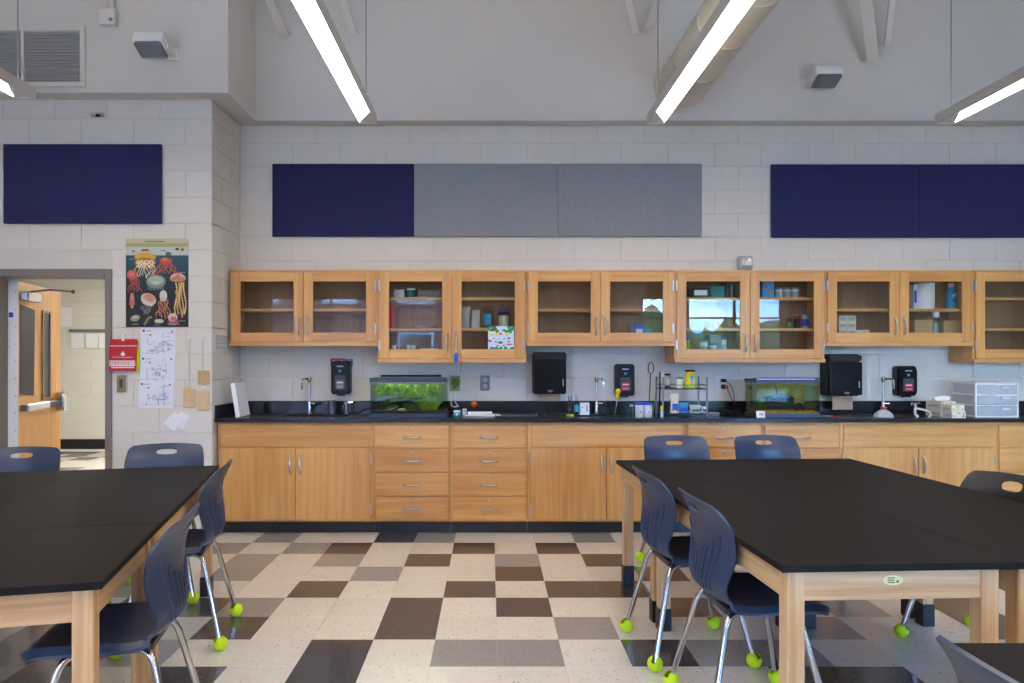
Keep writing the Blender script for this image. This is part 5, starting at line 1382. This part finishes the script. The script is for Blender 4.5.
# third cabinet
carton(634, 642.5, 5.95, ZS0, .15, .08, 'blue', 'blue box at the bottom of the cabinet above the middle faucet', stripe='white')
carton(644, 651, 5.95, ZS0, .11, .08, 'cyan', 'cyan packet beside the blue box in the cabinet above the middle faucet')
carton(629, 634, 5.98, ZS0, .14, .08, 'grey', 'small grey box left of the blue box in the cabinet above the middle faucet')
carton(592, 603, 5.97, ZS1, .012, .1, 'white', 'flat white sheet pile on the shelf above the middle towel dispenser', cat='papers', name='paper_stack')
# fourth cabinet
t = carton(690, 706.5, 5.97, ZT2, .085, .14, 'darkgrey', 'dark storage box with a white front label behind the sky reflection', stripe='white', name='storage_box')
carton(708.5, 722, 5.97, ZT2, .10, .12, 'teal', 'teal box on the top shelf behind the sky reflection')
for k, (m_, px_) in enumerate((('darkgrey', 724.2), ('blackmat', 726.6), ('grey', 729), ('darkgrey', 731.4))):
    carton(px_ - 1.0, px_ + 1.0, 5.97, ZT2, .125 - .006 * k, .14, m_, 'slim dark binder, number %s from the teal box on the top shelf' % ('one', 'two', 'three', 'four')[k], cat='binder', name='binder', group='slim binders on the top shelf')
carton(713.5, 720.5, 5.95, ZT1, .075, .05, 'lime', 'small lime and red box on the lower shelf behind the sky reflection', stripe='red')
jar(687.5, 5.94, ZT0, .018, .16, 'lime', 'blue', 'slim yellow-green bottle with blue cap at the bottom left of the sky-mirroring cabinet', name='bottle', cat='bottle')
for px_, h_, lab in ((704, .14, 'white jar with blue lid, left one at the bottom of the sky-mirroring cabinet'), (713, .115, 'white jar with blue lid, middle and lowest at the bottom of the sky-mirroring cabinet'), (724, .16, 'white jar with blue lid, right and tallest at the bottom of the sky-mirroring cabinet')):
    jar(px_, 5.93, ZT0, .030 if h_ < .15 else .022, h_, 'white', 'cyan', lab, lab='lightgrey', group='white jars with blue lids')
carton(709, 720, 6.03, ZT0, .20, .06, 'lightgrey', 'pale grey carton behind the white jars in the sky-mirroring cabinet')
t = carton(760, 772, 5.95, ZT2, .14, .1, 'cyan', 'bright blue box on the top shelf of the sky-mirroring cabinet'); obj('print', G().ball((.012, -.051, .05), .02, 10, (1, .05, .6)).ball((-.02, -.051, .09), .014, 10, (1, .05, 1)), 'orange', t)
for px_, lab in ((779, 'frosted white tub, left of the row on the top shelf'), (787, 'frosted white tub, middle of the row on the top shelf'), (795, 'frosted white tub, right of the row on the top shelf')):
    jar(px_, 5.97, ZT2, .03, .075, 'white', 'clearplastic', lab, lab='lightgrey', group='frosted tubs on the top shelf')
jar(789.5, 5.95, ZT1, .022, .07, 'clear', 'darkgrey', 'small dark-lidded jar, left of the three on the lower shelf', content='green')
jar(797, 5.95, ZT1, .027, .105, 'clear', 'orange', 'dark brown jar with tan lid, middle of the three on the lower shelf', content='driftwood')
jar(805.5, 5.95, ZT1, .028, .105, 'lightgrey', 'cyan', 'printed tin with cyan lid, right of the three on the lower shelf', lab='blue')
# fifth cabinet
for r_, (a, b_) in enumerate(((836.5, 845), (845.3, 853.5))):
    for k in range(4 if r_ == 0 else 4):
        carton(a, b_, 5.96, ZS0 + k * .0565, .0555, .08, 'cream', 'small cream carton, %s from the bottom of the %s pile' % (('first', 'second', 'third', 'fourth')[k], ('left', 'right')[r_]), stripe='lightgrey', name='small_carton', group='small cream cartons in the cabinet')
for k, (a, b_) in enumerate(((853.8, 860.5), (860.8, 867))):
    carton(a, b_, 5.96, ZS0, .105, .08, 'cream', 'small cream carton lying alone, %s of the two right of the piles' % ('left', 'right')[k], stripe='lightgrey', name='small_carton', group='small cream cartons in the cabinet')
carton(909.0, 912.0, 5.98, ZS1, .205, .14, 'paper', 'white binder standing left of the paper roll', stripe='blue', cat='binder', name='binder')
lathe_thing('towel_roll', 'large white paper towel roll on the shelf', 'paper roll', 924, 5.98, [(.02, .0), (.076, .0), (.078, .004), (.078, .216), (.076, .22), (.02, .22), (.02, .1)], 'paper', [('core', [(.015, .0), (.019, .0), (.019, .222), (.015, .222)], 'cardboard')], z=ZS1, seg=24)
t = lathe_thing('spray_can', 'blue aerosol spray can right of the paper roll', 'spray can', 951.5, 5.97, [(.034, 0), (.036, .004), (.036, .165), (.028, .185), (.014, .19)], 'cyan', [('cap', [(.022, .186), (.022, .215), (.016, .22)], 'white'), ('base_ring', [(.0362, .004), (.037, .006), (.037, .012), (.0362, .014)], 'lightgrey')], z=ZS1)
g = G(); g.prism([(-.016, .10), (.012, .12), (.02, .14), (.0, .13), (-.018, .115)], -.0372, -.0355, 'Y'); obj('emblem', g, 'paper', t); obj('print', G().box(-.012, -.0372, .06, .014, -.0358, .085), 'blue', t)
carton(910.5, 930, 5.99, ZS0, .19, .12, 'cardboard', 'brown cardboard box left of the clear bottle'); carton(939, 957, 5.99, ZS0, .185, .12, 'cardboard', 'brown cardboard box right of the clear bottle')
jar(935.5, 5.93, ZS0, .027, .21, 'clear', 'white', 'clear bottle with white pump cap between two cardboard boxes', lidh=.05, content='lightgrey', name='bottle', cat='bottle')

# ================================================================ OUTSIDE THE WINDOWS (mirrored in the cabinet glass)
S('ground_outside', G().box(-40, -70, -.4, 50, Y_F - .26, -.2), 'grass', 'grey paved yard outside the windows', 'ground')
t = thing('brick_building', 'two-storey brick building across the yard', 'building', (-10.5, -16, -.2))
obj('facade', G().box(0, -6, 0, 12.5, 0, 8), 'brick', t)
for k in range(4):
    for z in (.9, 3.7):
        f_ = obj('window', G().box(.9 + k * 3, 0, z, 2.3 + k * 3, .05, z + 1.7), 'white', t); obj('pane', G().box(1.0 + k * 3, .05, z + .1, 2.2 + k * 3, .06, z + 1.6), 'chrome', f_)
t = thing('hedge', 'long dark green hedge across the far side of the yard', 'hedge', (4, -36, -.2))
bm = bmesh.new(); q = random.Random(9); nx, nr = 120, 10; rows = []
for i in range(nx + 1):
    rows.append([bm.verts.new((36 * i / nx, -1.2 * math.cos(math.pi * k / nr) + q.uniform(-.15, .15), max(0, 3.7 * math.sin(math.pi * k / nr) ** .6 * (1 + .12 * math.sin(i * .5) + .08 * math.sin(i * 1.3)) + (q.uniform(-.15, .15) if 0 < k < nr else 0)))) for k in range(nr + 1)])
for i in range(nx):
    for k in range(nr): bm.faces.new((rows[i][k], rows[i][k + 1], rows[i + 1][k + 1], rows[i + 1][k]))
bm.faces.new(rows[0]); bm.faces.new(rows[-1][::-1])
me = bpy.data.meshes.new('foliage'); bm.to_mesh(me); bm.free(); link('foliage', me, 'leaf', t)
for k, (x, y, r_, h_) in enumerate(((8.6, -26, 2.2, 2.3), (15.0, -27, 2.6, 1.9), (21.8, -26, 2.7, 2.2), (29, -28, 2.9, 2.2))):
    t = thing('shrub_tree', 'bushy green tree outside the right window, %s from the brick building' % ('first', 'second', 'third', 'fourth')[k], 'tree', (x, y, -.2), 0, 'trees across the yard')
    bm = bmesh.new(); bmesh.ops.create_icosphere(bm, subdivisions=4, radius=1.0); q = random.Random(k)
    ph = [q.uniform(0, 6) for _ in range(6)]
    for v in bm.verts:
        c_ = v.co; s_ = 1 + .16 * math.sin(5 * c_.x + ph[0]) * math.sin(5 * c_.y + ph[1]) + .1 * math.sin(11 * c_.z + ph[2] + 7 * c_.x) + q.uniform(-.06, .06)
        v.co = Vector((c_.x * r_ * s_, c_.y * r_ * .8 * s_, 1.5 + c_.z * h_ * s_))
    me = bpy.data.meshes.new('crown'); bm.to_mesh(me); bm.free(); link('crown', me, 'leaf', t)
    obj('trunk', G().tube([(0, 0, 0), (0, 0, 1.2)], [.16, .11], 8), 'bark', t, smooth=True)
